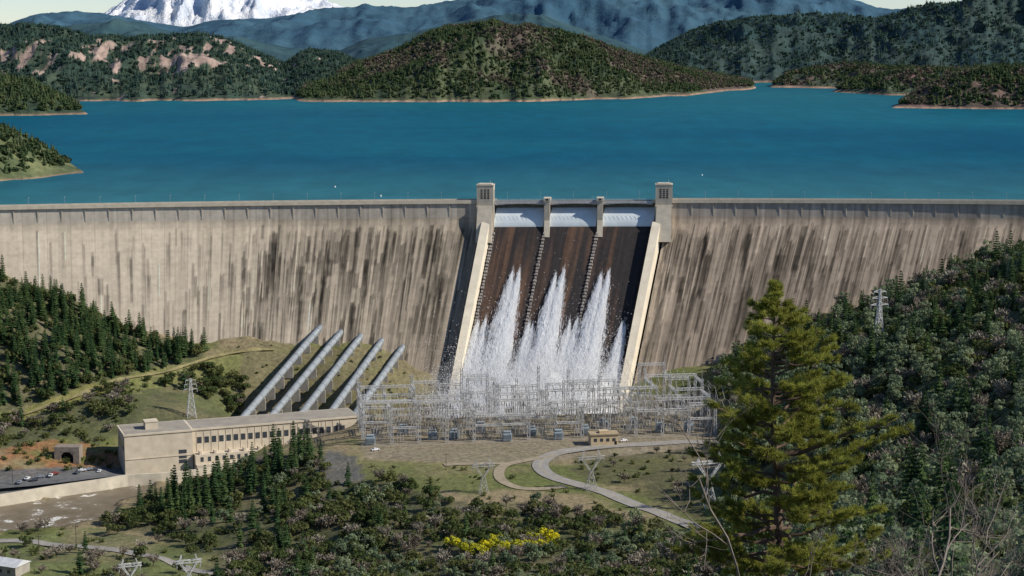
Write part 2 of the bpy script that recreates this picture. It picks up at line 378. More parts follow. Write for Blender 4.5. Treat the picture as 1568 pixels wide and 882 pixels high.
hill('mountain',[(940,118),(1000,78),(1040,58),(1090,40),(1140,30),(1210,26),(1330,32),(1400,18),(1450,8),(1500,-4),(1568,-22),(1900,-80)],
     4400,1200,(.022,.05,.05),(.04,.065,.055),hillmat,400,110,.45,.45,trees=12000,kind='blue',ts=.85)  # slope and tree colours tinted towards blue to stand for haze
hill('rocky_hill',[(-300,70),(-60,50),(0,44),(50,41),(100,46),(150,58),(200,62),(260,58),(320,56),(355,62),(400,82),(440,100),(480,78),(520,82),(560,100),(640,140)],
     [(-300,155),(300,155),(500,152),(640,148)],900,(.03,.055,.04),(.055,.075,.045),hillmat,420,130,.38,.35,trees=13000,rock=[(40,80,70,34),(200,92,60,30),(270,85,40,30),(335,75,40,24),(420,98,40,14),(150,80,50,20)],kind='blue',ts=.78)
hill('forested_hill',[(452,156),(475,130),(500,116),(560,96),(620,76),(660,52),(690,41),(740,37),(790,44),(850,50),(910,66),(990,94),(1060,110),(1140,124),(1152,134)],
     [(452,156),(500,157),(800,156),(950,152),(1050,147),(1152,136)],650,(.035,.055,.028),(.075,.09,.045),hillmat,420,130,.4,.5,trees=13000,brown=(.11,.085,.065),ts=.75)
hill('wooded_ridge',[(1168,136),(1200,112),(1280,98),(1350,103),(1450,106),(1568,100),(1800,90)],[(1168,134),(1300,136),(1800,136)],300,(.04,.06,.04),(.07,.08,.05),hillmat,200,60,.35,.6,trees=3000,brown=(.13,.09,.075),ts=.8)
hill('wooded_shore',[(1262,142),(1300,124),(1350,112),(1420,108),(1500,112),(1600,115),(1800,110)],[(1262,141),(1350,146),(1800,150)],220,(.05,.07,.045),(.08,.10,.06),hillmat,200,60,.3,.6,trees=2300,brown=(.15,.09,.075),ts=.8)
hill('wooded_island',[(1356,166),(1380,152),(1420,128),(1460,112),(1500,107),(1568,108),(1800,100)],[(1356,166),(1800,169)],220,(.08,.065,.05),(.12,.085,.065),hillmat,200,70,.3,.6,trees=3000,brown=(.18,.11,.095),ts=.75)
hill('wooded_point',[(-200,100),(0,118),(60,128),(100,148),(146,176)],[(-200,182),(0,178),(146,176)],220,(.035,.06,.035),(.06,.08,.045),hillmat,160,60,.3,.6,trees=1800,ts=.85)
hill('lake_peninsula',[(-200,150),(0,192),(40,208),(90,236),(136,265)],[(-200,284),(0,279),(70,274),(136,267)],150,(.08,.10,.045),(.15,.16,.07),hillmat,160,60,.25,.6,trees=900,ts=.55)
# ================= TREE MESHES
bark=mat('bark',(.13,.10,.075),.9,.3,2)
def leafcloud(mb,c,r,nl,size,m,flat=.8):
    for _ in range(nl):
        d=Vector(rng.normal(size=3));d.z=d.z*.8+.25;d.normalize()
        p=Vector(c)+Vector((d.x*r,d.y*r,d.z*r*flat))*(.6+.4*random.random())
        n_=(d+Vector(rng.normal(size=3))*.35).normalized()
        u=n_.cross(Vector(rng.normal(size=3))).normalized();w=n_.cross(u);s=size*random.uniform(.6,1.3)
        mb.tri(tuple(p+u*s),tuple(p-u*s*.5+w*s*.8),tuple(p-u*s*.5-w*s*.8),m)
def broadleaf(H,R,nc,nl,size,trunk=.25):
    mb=MB();mb.tube([(0,0,-1),(.1,0,H*trunk),(.2,.1,H*.7)],[.28,.2,.06],6,0)
    for k in range(nc):
        a=random.random()*6.28;rr_=R*math.sqrt(random.random())*.8;zz=H*(trunk+.1)+random.random()*H*(.8-trunk)*(1-.45*(rr_/R)**2)
        c=(rr_*math.cos(a),rr_*math.sin(a),zz)
        mb.strut((.1,0,H*trunk*.8),c,.16,0,.05)
        leafcloud(mb,c,R*random.uniform(.28,.46),nl,size,1)
    return mb
def conifer(H,R,lev,nb,ragged=.3):
    mb=MB();mb.tube([(0,0,-1),(0,0,H*.5),(0,0,H)],[.3,.18,.02],6,0)
    for l in range(lev):
        f=l/(lev-1);zz=H*(.12+.86*f);rl_=R*(1-f)**.8*random.uniform(1-ragged,1+ragged*.4)+.25
        for k in range(nb):
            a=2*math.pi*(k+random.random()*.8)/nb+l;r=rl_*random.uniform(.6,1.15);d=Vector((math.cos(a),math.sin(a),0));s=Vector((-d.y,d.x,0))
            b0=Vector((0,0,zz+.3));tip=d*r+Vector((0,0,zz-r*.28))
            w=r*.34+.15;mid=b0.lerp(tip,.55)
            mb.tri(tuple(b0),tuple(mid+s*w-Vector((0,0,.25))),tuple(tip),1);mb.tri(tuple(b0),tuple(tip),tuple(mid-s*w-Vector((0,0,.25))),1)
            for q in range(3):
                p=b0.lerp(tip,random.uniform(.35,1));o=s*random.uniform(-w,w)+Vector((0,0,random.uniform(-.5,.2)))
                mb.tri(tuple(p),tuple(p+o+d*.5),tuple(p+o*.4+Vector((0,0,.45))),1)
    mb.tri((-.15,0,H-.9),(.15,0,H-.9),(0,0,H+.4),1)
    return mb
def baretree(H,R,n=60,tw=.07):
    mb=MB();mb.tube([(0,0,-1),(.1,0,H*.25),(.15,.1,H*.5)],[.25,.2,.1],5,0)
    for k in range(n//6):
        a=random.random()*6.28;r=R*random.uniform(.4,.9);e=Vector((r*math.cos(a),r*math.sin(a),H*random.uniform(.5,.9)));b0=Vector((.1,0,H*random.uniform(.15,.45)))
        mb.strut(b0,e,.16,0,.06)
        for q in range(26):
            p=b0.lerp(e,random.uniform(.35,1));o=Vector(rng.normal(size=3))*R*.2;o.z=abs(o.z)*1.1
            mb.tri(tuple(p),tuple(p+o),tuple(p+o*.5+Vector(rng.normal(size=3))*.13),1)
            mb.tri(tuple(p+o*.4),tuple(p+o+Vector(rng.normal(size=3))*.5),tuple(p+o*.8+Vector(rng.normal(size=3))*.14),1)
    return mb
def fartree(H,R,conif):
    mb=MB()
    if conif:
        for l in range(4):
            f=l/4;r=R*(1-f)*random.uniform(.8,1.15);zz=H*(.1+.8*f);nn=6
            ring=[(r*math.cos(2*math.pi*k/nn+l)*random.uniform(.7,1.2),r*math.sin(2*math.pi*k/nn+l)*random.uniform(.7,1.2),zz) for k in range(nn)]
            for k in range(nn): mb.tri(ring[k],ring[(k+1)%nn],(0,0,zz+H*.42),0)
        mb.strut((0,0,-1),(0,0,H*.3),.6)
    else:
        for q in range(5): leafcloud(mb,(random.uniform(-R,R)*.5,random.uniform(-R,R)*.5,H*random.uniform(.35,.75)),R*.55,16,R*.34,0)
        mb.strut((0,0,-1),(0,0,H*.4),.6)
    return mb
Mcon=foliage('conifer_needles',(.035,.075,.03),(.09,.135,.045),(.055,.10,.035),.25)
Moak=foliage('oak_leaves',(.075,.105,.035),(.16,.17,.06),(.105,.13,.045),.35)
Mgray=foliage('gray_pine_needles',(.14,.19,.11),(.27,.32,.18),(.20,.25,.14),.35)
Mshrub=foliage('shrub_leaves',(.075,.11,.035),(.18,.20,.065),(.12,.14,.045),.3)
Mbare=foliage('bare_twigs',(.18,.155,.12),(.31,.28,.22),(.23,.195,.15))
Myel=foliage('yellow_blossom',(.75,.66,.03),(.50,.50,.05),None,.3)
Mfar=foliage('distant_foliage',(.035,.062,.028),(.10,.12,.05),(.06,.088,.035),.2)
Mblue=foliage('distant_hazy_foliage',(.026,.06,.05),(.07,.11,.07),(.045,.08,.06),.2)  # leaf colours shifted to blue, haze painted in
Mfarb=foliage('distant_brown_foliage',(.13,.095,.078),(.19,.15,.11),(.10,.105,.06),.1)
protos={
 'conifer_a':(conifer(17,3.0,15,8),[bark,Mcon]),'conifer_b':(conifer(14,3.2,12,8,.5),[bark,Mcon]),
 'oak_a':(broadleaf(8.5,4.4,17,30,.6),[bark,Moak]),'oak_b':(broadleaf(7,4.0,14,30,.58),[bark,Moak]),
 'gray_a':(broadleaf(12,3.3,17,28,.5,.15),[bark,Mgray]),'gray_b':(broadleaf(10,3.6,15,28,.5,.15),[bark,Mgray]),
 'shrub_a':(broadleaf(3.2,2.4,9,24,.38,.08),[bark,Mshrub]),'shrub_b':(broadleaf(2.4,2.2,8,24,.34,.08),[bark,Mshrub]),
 'bare_a':(baretree(9,4.2,90),[bark,Mbare]),'bare_b':(baretree(7,3.8,80),[bark,Mbare]),
 'yellow':(broadleaf(4.2,2.6,12,34,.34,.1),[bark,Myel]),
 'far_a':(fartree(15,5,True),[Mfar]),'far_b':(fartree(11,6.5,False),[Mfar]),'farb_a':(fartree(10,6.5,False),[Mfarb]),
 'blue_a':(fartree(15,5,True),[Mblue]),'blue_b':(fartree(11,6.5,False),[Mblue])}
pts={k:[] for k in protos}
for i,p in enumerate(tree_pts['far']): pts['far_a' if i%5<2 else 'far_b'].append(p)
for i,p in enumerate(tree_pts['blue']): pts['blue_a' if i%5<3 else 'blue_b'].append(p)
for p in tree_pts['farb']: pts['farb_a'].append(p)
def smoothpath(P,step=3.0):
    P=[Vector(p) for p in P];out=[]
    for i in range(len(P)-1):
        p0=P[max(i-1,0)];p1=P[i];p2=P[i+1];p3=P[min(i+2,len(P)-1)]
        k=max(2,int((p2-p1).length/step))
        for q in range(k):
            t=q/k;out.append(.5*((2*p1)+(p2-p0)*t+(2*p0-5*p1+4*p2-p3)*t*t+(3*p1-p0-3*p2+p3)*t**3))
    out.append(P[-1]);return out
roadpts=[]
def road(name,pix,w,m,up=.35,line=None):
    P=smoothpath([hit(*p) for p in pix]);mb=MB()
    zc=[max(float(tz(p.x,p.y)),-131.5) for p in P]
    zc=np.convolve(np.pad(zc,4,mode='edge'),np.ones(9)/9,'valid')
    N=[]
    for i,p in enumerate(P):
        d=(P[min(i+1,len(P)-1)]-P[max(i-1,0)]);d.z=0;d.normalize();N.append(Vector((-d.y,d.x,0)));roadpts.append((p.x,p.y,w/2+1.5))
    def zof(q,zb): return max(zb,float(tz(q.x,q.y)))+up
    for i in range(len(P)-1):
        for s0,s1 in((-1,-.5),(-.5,0),(0,.5),(.5,1)):
            q=[P[i]+N[i]*s0*w/2,P[i+1]+N[i+1]*s0*w/2,P[i+1]+N[i+1]*s1*w/2,P[i]+N[i]*s1*w/2]
            zz=[zc[i],zc[i+1],zc[i+1],zc[i]]
            mb.quad(*[(a.x,a.y,zof(a,b_)) for a,b_ in zip(q,zz)],0)
        if line:
            q=[P[i]-N[i]*.04*w/2,P[i+1]-N[i+1]*.04*w/2,P[i+1]+N[i+1]*.02*w/2,P[i]+N[i]*.02*w/2]
            mb.quad(*[(a.x,a.y,zof(a,b_)+.03) for a,b_ in zip(q,[zc[i],zc[i+1],zc[i+1],zc[i]])],1)
    return mb.obj(name,[m]+([line] if line else [])),P
asph=mat('old_asphalt',(.30,.28,.25),.9,.15,.3);asphd=mat('asphalt',(.13,.13,.13),.9,.2,.3);dirt=mat('dirt_track',(.32,.265,.185),.95,.2,.3)
yline=mat('road_paint',(.5,.42,.2),.8,.1)
road('access_road',[(1130,835),(1075,815),(1020,792),(985,779),(930,757),(880,742),(850,733),(832,722),(828,710),(845,698),(880,690),(940,684),(1000,681),(1060,678),(1110,680)],8.5,asph,line=yline)
road('gravel_path',[(865,746),(830,750),(795,748),(770,738),(764,724),(775,713),(815,705),(850,697)],5.5,dirt)
road('dirt_path',[(680,713),(720,711),(775,711)],5,dirt)
road('bank_path',[(-5,646),(50,634),(110,612),(150,594),(180,583),(250,572),(320,552),(370,540),(420,537)],3.2,mat('grassy_track',(.27,.23,.11),.95,.25,.3),up=.2)
road('riverside_road',[(-60,755),(0,747),(60,740),(120,733),(190,727),(200,728)],12,asphd)
road('lower_road',[(-60,835),(0,829),(60,832),(130,838),(200,848),(260,862),(330,880)],6,asph)
RP=np.array(roadpts)
def faceYat_arr(X,Zv):
    h=-Zv;X0=X.copy()
    for _ in range(6): X0=X-off(h)*np.sin(th(X0))
    return Yc(X0)-off(h)*np.cos(th(X0))
def scatter(poly,dens,kinds,smin=.7,smax=1.25,clump=0,y0=200):
    x0,x1,ya,yb=-520,500,y0,1190
    N=int((x1-x0)*(yb-ya)*dens)
    X=rng.uniform(x0,x1,N);Y=rng.uniform(ya,yb,N);zz=tz(X,Y);a,b_=project(X,Y,zz)
    m=inpoly(np.clip(a,2,1566),np.clip(b_,2,880),poly)
    if clump: m&=fbm(X/35+5,Y/35,3,4)>clump
    X,Y,zz=X[m],Y[m],zz[m]
    if len(X)==0:return
    m=(zz>-131.6)&(Y<faceYat_arr(X,zz)-4)
    m&=~((X>-94)&(X<120)&(Y>900+X*.13)&(Y<1000+X*.13))
    m&=~((X>-225)&(X<-80)&(Y>945)&(Y<1060)&(Y-967>(X+215)*.258-12))
    m&=~inpoly(X,Y,rivpoly)
    X,Y,zz=X[m],Y[m],zz[m]
    d=np.full(len(X),1e9)
    for r in RP[::2]: d=np.minimum(d,np.hypot(X-r[0],Y-r[1])-r[2])
    m=d>1.2;X,Y,zz=X[m],Y[m],zz[m]
    ks=[k for k,_ in kinds];w=np.array([q for _,q in kinds]);w=w/w.sum()
    g_=np.stack([fbm(X/28+11*i,Y/28+5*i,3,i%8) for i in range(len(ks))],1)*6+np.log(w)[None]+rng.gumbel(size=(len(X),len(ks)))*.8
    c=g_.argmax(1);s=rng.uniform(smin,smax,len(X))
    for i in range(len(X)): pts[ks[c[i]]].append((X[i],Y[i],zz[i]-.2,s[i]))
scatter(Pleft,.034,[('conifer_a',4),('conifer_b',4),('oak_a',2),('oak_b',1)],.6,1.15)
scatter(Pleft,.012,[('shrub_a',1),('shrub_b',1)],.8,1.4)
scatter(Pleft2,.038,[('shrub_a',4),('shrub_b',2),('oak_b',3),('bare_b',1),('conifer_b',.5)],.6,1.15)
scatter(Pmound,.022,[('conifer_b',2),('oak_a',4),('oak_b',4),('shrub_a',3),('bare_b',1),('gray_b',1.5)],.6,1.1)
scatter([(410,720),(430,690),(500,690),(490,760),(300,800),(200,800),(230,775)],.009,[('conifer_a',2),('conifer_b',1)],.75,1.3)
scatter(Pbot,.024,[('oak_a',3),('oak_b',3),('bare_a',1.4),('bare_b',1.4),('shrub_a',4),('gray_b',2),('conifer_b',.5)],.5,1.1)
scatter(Pright,.0125,[('gray_a',6),('gray_b',5),('bare_a',3),('bare_b',1.5),('oak_a',3),('oak_b',1.5),('conifer_a',1.6),('conifer_b',1.2)],.8,1.5)
scatter([(1250,485),(1400,440),(1570,380),(1570,520),(1250,560)],.006,[('conifer_a',2),('conifer_b',2)],.6,1.05)
scatter(Pright,.012,[('shrub_a',1),('shrub_b',1)],.8,1.8)
scatter([(-5,815),(150,808),(320,850),(330,890),(-5,890)],.008,[('shrub_a',2),('oak_b',1),('bare_b',1),('conifer_b',.2)],.6,1.0)
scatter([(560,705),(760,715),(900,760),(1060,820),(560,750)],.006,[('shrub_b',3),('shrub_a',1)],.4,.9)
scatter([(880,700),(1060,690),(1085,800),(960,750),(880,730)],.008,[('shrub_b',3),('bare_b',.5)],.4,1.0)
scatter([(-5,680),(90,655),(150,660),(190,690),(185,718),(-5,725)],.017,[('shrub_b',3),('shrub_a',2)],.5,1.2)
scatter([(370,520),(640,545),(690,600),(540,640),(360,640),(310,560),(180,590),(300,552)],.009,[('shrub_b',1)],.3,.8)
for (a,b_) in [(702,838),(712,842),(745,835),(758,838),(775,836),(790,838),(815,825),(828,822),(842,823),(805,840),(825,838),(838,835),(700,830),(735,842),(768,830)]:
    p=hit(a,b_+8)
    for q in range(2): 
        xx,yy=p.x+random.uniform(-3,3),p.y+random.uniform(-5,5);pts['yellow'].append((xx,yy,float(tz(xx,yy))+.5,random.uniform(.9,1.5)))
names={'conifer_a':'conifer_forest','conifer_b':'fir_forest','oak_a':'oak_woodland','oak_b':'oak_grove','gray_a':'gray_pine_woodland','gray_b':'gray_pine_grove','shrub_a':'shrubs','shrub_b':'low_shrubs',
 'bare_a':'leafless_woodland','bare_b':'leafless_thicket','yellow':'yellow_flowering_shrubs','far_a':'distant_conifer_forest','far_b':'distant_woodland','farb_a':'distant_brown_woodland','blue_a':'distant_mountain_forest','blue_b':'distant_mountain_woodland'}
def instancer(name,plist,mb,mats):
    P=np.array(plist);N=len(P);ang=rng.random(N)*2*np.pi
    c=np.cos(ang)*P[:,3]*.7071;s=np.sin(ang)*P[:,3]*.7071
    V=np.zeros((N,4,3));V[:,:,2]=P[:,2:3]
    V[:,0,0]=P[:,0]+c;V[:,0,1]=P[:,1]+s;V[:,1,0]=P[:,0]-s;V[:,1,1]=P[:,1]+c;V[:,2,0]=P[:,0]-c;V[:,2,1]=P[:,1]-s;V[:,3,0]=P[:,0]+s;V[:,3,1]=P[:,1]-c
    me=bpy.data.meshes.new(name);me.from_pydata(V.reshape(-1,3).tolist(),[],np.arange(N*4).reshape(N,4).tolist());me.update()
    o=link(bpy.data.objects.new(name,me));o.instance_type='FACES';o.use_instance_faces_scale=True;o.instance_faces_scale=1
    o.show_instancer_for_render=False;o.show_instancer_for_viewport=False
    mb.obj('tree',mats,o)
for k,(mb,mats) in protos.items():
    if pts[k]: instancer(names[k],pts[k],mb,mats)
print('TREES',{k:len(v) for k,v in pts.items()})
# ================= DAM MESH
dam=empty('concrete_dam')
dammat=attrmat('weathered_concrete',.25,.14,.12,.3)
def stainmap(S,T,pxn):
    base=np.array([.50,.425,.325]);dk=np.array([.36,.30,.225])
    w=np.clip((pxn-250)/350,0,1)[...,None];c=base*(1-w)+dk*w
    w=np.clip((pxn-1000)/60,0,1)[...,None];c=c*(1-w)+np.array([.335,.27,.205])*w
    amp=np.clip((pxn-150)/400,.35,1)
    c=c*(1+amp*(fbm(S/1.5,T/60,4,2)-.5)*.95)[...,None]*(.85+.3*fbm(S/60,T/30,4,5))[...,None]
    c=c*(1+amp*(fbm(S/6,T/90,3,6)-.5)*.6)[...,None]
    bs=np.floor(S/7.6).astype(int);bt=np.floor((T+7*(bs%3))/23).astype(int)
    blk=TAB[3][bs&255,(bt*7)&255];c=c*(1+amp*(blk-.5)*.16)[...,None]
    return c
def stains(c,S,T,pxn,N,rngs,seed):
    r=np.random.default_rng(seed);s0,s1=S.min(),S.max()
    for _ in range(N):
        blocky=r.random()<.33
        s=r.uniform(s0,s1)
        if blocky: s=np.round(s/1.9)*1.9
        w=r.choice([1.3,1.9,1.9,3.8]) if blocky else r.choice([.7,.7,1.2,1.9,2.6])
        i=np.argmin(np.abs(S[:,0]-s));q=pxn[i,0]
        if r.random()>rngs(q): continue
        t0=KH+4+r.random()**1.5*80;l=r.uniform(8,30) if blocky else r.uniform(14,60);dkn=r.uniform(.15,.5) if blocky else r.uniform(.2,.58)
        if not blocky: t0=t0+vnoise(S*1.3,S*0,2)*4
        m=(S>=s)&(S<s+w)&(T>=t0)&(T<t0+l)
        fade=np.clip((t0+l-T)/(l*(.06 if blocky else .8)),0,1)
        rag=np.clip(.55+.9*vnoise(S*1.6,T/6,5),0,1)
        c*=np.where(m,1-dkn*fade*rag,1)[...,None]
        if r.random()<.08:
            m2=(S>=s+w)&(S<s+w+.6)&(T>=t0)&(T<t0+l*.8);c[m2]*=1.45
    return c
def damside(name,xa,xb,seed,rngs,N):
    ns=int((xb-xa)/.62);xs_=np.linspace(xa,xb,ns)
    hs=np.concatenate([np.array([1.0,3,5,7,9,KH]),np.arange(KH+1,142,1.25)])
    Xg,Hg=np.meshgrid(xs_,hs,indexing='ij')
    P=face(Hg,Xg)
    pxn=784+Xg/.452
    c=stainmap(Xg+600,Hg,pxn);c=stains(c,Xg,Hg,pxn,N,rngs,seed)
    k=np.clip((pxn-(650+(Hg-14)*.1))/50,0,1)*(pxn<800)*np.clip((Hg-14)/6,0,1)  # wall's shadow and seep stains painted into face beside left training wall
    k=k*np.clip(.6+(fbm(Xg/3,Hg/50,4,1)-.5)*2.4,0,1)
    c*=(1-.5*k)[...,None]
    c[(Hg<KH+.1)]=c[(Hg<KH+.1)]**.7*.85
    c=np.minimum(c,.58)
    lj=(np.abs((Xg+600)%15.2)<.65);c[lj]*=.78
    lj=(np.abs((Xg+600)%15.2-7.6)<.33);c[lj]*=.92
    ll=(np.floor(Hg/1.25)%6==0)&(Hg>15);c[ll]*=.95
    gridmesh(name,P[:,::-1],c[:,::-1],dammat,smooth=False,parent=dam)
def rl(q): return .04 if q<150 else (.25 if q<380 else (.95 if q<700 else .5))
def rr(q): return .95 if q<1330 else .5
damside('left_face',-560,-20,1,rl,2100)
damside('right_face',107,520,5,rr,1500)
ns=160;xs_=np.linspace(-13,100,ns);hs=np.concatenate([[14,15.5,17,18,19.5],np.arange(21,142,1.3)])
Xg,Hg=np.meshgrid(xs_,hs,indexing='ij')
P=face(Hg,Xg,1.5*np.clip((Hg-17)/6,0,1))
br=np.array([.095,.056,.036]);bk=np.array([.028,.023,.022])
w=fbm(Xg/6,Hg/80,4,3)-.14*np.clip((Xg-45)/40,0,1);w2=fbm(Xg/.9,Hg/30,3,6)
q=np.clip((w-.47)*5,0,1)[...,None];cc=(bk*(1-q)+br*q)*(.6+.9*w2)[...,None]
gridmesh('spillway_face',P[:,::-1],cc[:,::-1],attrmat('wet_stained_concrete',.3,.25,.15,.3,.6),smooth=True,parent=dam)
conc=mat('pale_concrete',(.54,.475,.37),.9,.12,.25,bump=.1);conc2=mat('concrete',(.36,.33,.28),.9,.16,.3);dark=mat('dark_opening',(.02,.02,.02),.9);railm=mat('painted_steel_railing',(.42,.42,.41),.6)
bandc=mat('crest_concrete',(.43,.385,.31),.9,.2,.35)
wallc=mat('training_wall_concrete',(.70,.62,.48),.9,.1,.15)
def prism(mb,xa,xb,h0,h1,n,m=0,nb=-1.0,step=4.0):
    hh=np.arange(h0,h1+.1,step)
    for a,b_ in zip(hh[:-1],hh[1:]):
        mb.hexa([fv(b_,xa,nb),fv(b_,xb,nb),fv(a,xb,nb),fv(a,xa,nb),fv(b_,xa,n),fv(b_,xb,n),fv(a,xb,n),fv(a,xa,n)],m)
mb=MB()
prism(mb,-18.5,-12.8,18,140,8.0,0)
prism(mb,99.5,105.3,18,140,7.5,0)
mb.obj('training_walls',[wallc],dam)
mb=MB()
ribm=mat('splitter_concrete',(.24,.22,.20),.9,.7,1.2)
for xr in(24.4,61.0,-10.8): 
    for hh in np.arange(22,128,2.0):
        w_=random.uniform(.5,1.1);prism(mb,xr-w_,xr+w_,hh,hh+1.3,2.0+random.random()*.9,0,-.5,1.3)
mb.obj('splitter_ribs',[ribm],dam)
def frame_at(X0,o=0):
    a=float(th(X0));p=face(0,float(X0),o);return Matrix.Translation(Vector((p[0],p[1],0)))@Matrix.Rotation(a*.25,4,'Z')
mb=MB()
for X0 in(-18.3,105.0):
    M=frame_at(X0)
    mb.box(-5.8,5.8,-3.0,8,-3,11.0,0,M);mb.box(-6.05,6.05,-3.25,8.25,11.0,11.6,0,M);mb.box(-4.6,4.6,-2,7,11.6,12.2,0,M)
    mb.box(-6.1,6.1,-4.5,9,-24,-3,0,M)
    p=[(-5.8,-14,-27),(5.2,-14,-27),(5.2,0,-27),(-5.8,0,-27),(-5.0,-4.6,-3.2),(5.0,-4.6,-3.2),(5.0,0,-3.2),(-5.0,0,-3.2)]
    mb.hexa([tuple(M@Vector(v_)) for v_ in p],0)
    for kx in(-3.0,-.7,1.6):
        mb.box(kx,kx+1.3,-3.06,-2.9,2.0,8.5,1,M)
        for kz in(3.2,4.6,6.0,7.2): mb.box(kx,kx+1.3,-3.12,-2.9,kz,kz+.35,0,M)
    mb.box(5.8,5.86,1,4,1,8,1,M)
    mb.strut(M@Vector((3,3,12)),M@Vector((3,3,14.5)),.2)
mb.obj('gate_towers',[conc,dark],dam)
mb=MB()
for X0 in(24.4,61.0):
    M=frame_at(X0)
    mb.box(-1.9,1.9,-4,9,-13,.2,0,M);p=[(-1.9,-9,-24),(1.9,-9,-24),(1.9,0,-24),(-1.9,0,-24),(-1.9,-4.02,-13),(1.9,-4.02,-13),(1.9,0,-13),(-1.9,0,-13)]
    mb.hexa([tuple(M@Vector(v_)) for v_ in p],0);mb.box(-2.4,2.4,-4.6,6,.2,2.4,0,M);mb.box(-.8,.8,-4.66,-4.5,.8,2.0,1,M)
mb.obj('spillway_piers',[conc,dark],dam)
gate=mat('painted_drum_gate',(.60,.66,.68),.45,.08,.2,spec=.4)
mb=MB()
for xa,xb in((-11.8,22.4),(26.4,59),(63,98.6)):
    k=12
    for i in range(k):
        a=xa+(xb-xa)*i/k;b_=xa+(xb-xa)*(i+1)/k
        def gp(x_,f_): 
            q=face(0,float(x_),-5+7.5*math.sin(f_*math.pi/2)**.8);return (q[0],q[1],-5.0-13.0*f_)
        for j in range(8):
            f0,f1=j/8,(j+1)/8;mb.quad(gp(a,f1),gp(b_,f1),gp(b_,f0),gp(a,f0),0)
        p0=face(0,float(a),2.6);mb.strut((p0[0],p0[1],-17.9),(p0[0],p0[1]+2,-9),.12,0)
mb.obj('drum_gates',[gate],dam)
mb=MB();steps=np.arange(-560,520,3.8)
for n_i,a in enumerate(steps):
    b_=a+3.8
    def q(x_,o_,z_): p=face(0,float(x_),o_);return (p[0],p[1],z_)
    def slab(o0,o1,z0,z1,m=0,a=a,b_=b_): mb.hexa([q(a,o1,z0),q(b_,o1,z0),q(b_,o0,z0),q(a,o0,z0),q(a,o1,z1),q(b_,o1,z1),q(b_,o0,z1),q(a,o0,z1)],m)
    insp=-14<a<97
    slab(-9,1.2,-1.4 if not insp else -1.6,0,0 if not insp else 2)
    if not insp: slab(.8,1.2,0,1.1,0);slab(-9,-8.5,0,1.1,0)
    else:
        for zz in(.5,1.0,1.5): slab(1.0,1.15,zz,zz+.12,2)
        mb.strut(q(a,1.05,0),q(a,1.05,1.6),.15,2)
        ph=(a+14)%37/37;slab(.3,1.0,-1.6-2.0*abs(ph-.5),-1.6,2)
    slab(-7.5,.7,.0,.03,1)
    if not insp and not(-26<a<-8) and not(95<a<115):
        if n_i%4==0:
            mb.hexa([q(a,.15,-KH+.1),q(a+.6,.15,-KH+.1),q(a+.6,-.2,-KH+.1),q(a,-.2,-KH+.1),q(a,.6,-1.4),q(a+.6,.6,-1.4),q(a+.6,-.2,-1.4),q(a,-.2,-1.4)],3)
mb.obj('crest_roadway',[conc,asphd,railm,bandc],dam)
mb=MB()
for a in np.arange(-550,520,22.8):
    p=face(0,float(a),1.0);mb.strut((p[0],p[1],0),(p[0],p[1],6),.16,0,.1);mb.strut((p[0],p[1],6),(p[0]+.1,p[1]+2,6.3),.1);mb.box(p[0]-.25,p[0]+.25,p[1]+1.6,p[1]+2.4,6.2,6.4)
mb.obj('crest_lamps',[railm],dam)
mb=MB()
for a in np.arange(-560,520,20):
    p=face(0,float(a),-9);q_=face(0,float(a+20),-9);mb.quad((p[0],p[1],-1),(q_[0],q_[1],-1),(q_[0],q_[1]+2,-140),(p[0],p[1]+2,-140))
mb.obj('upstream_face',[conc2],dam)
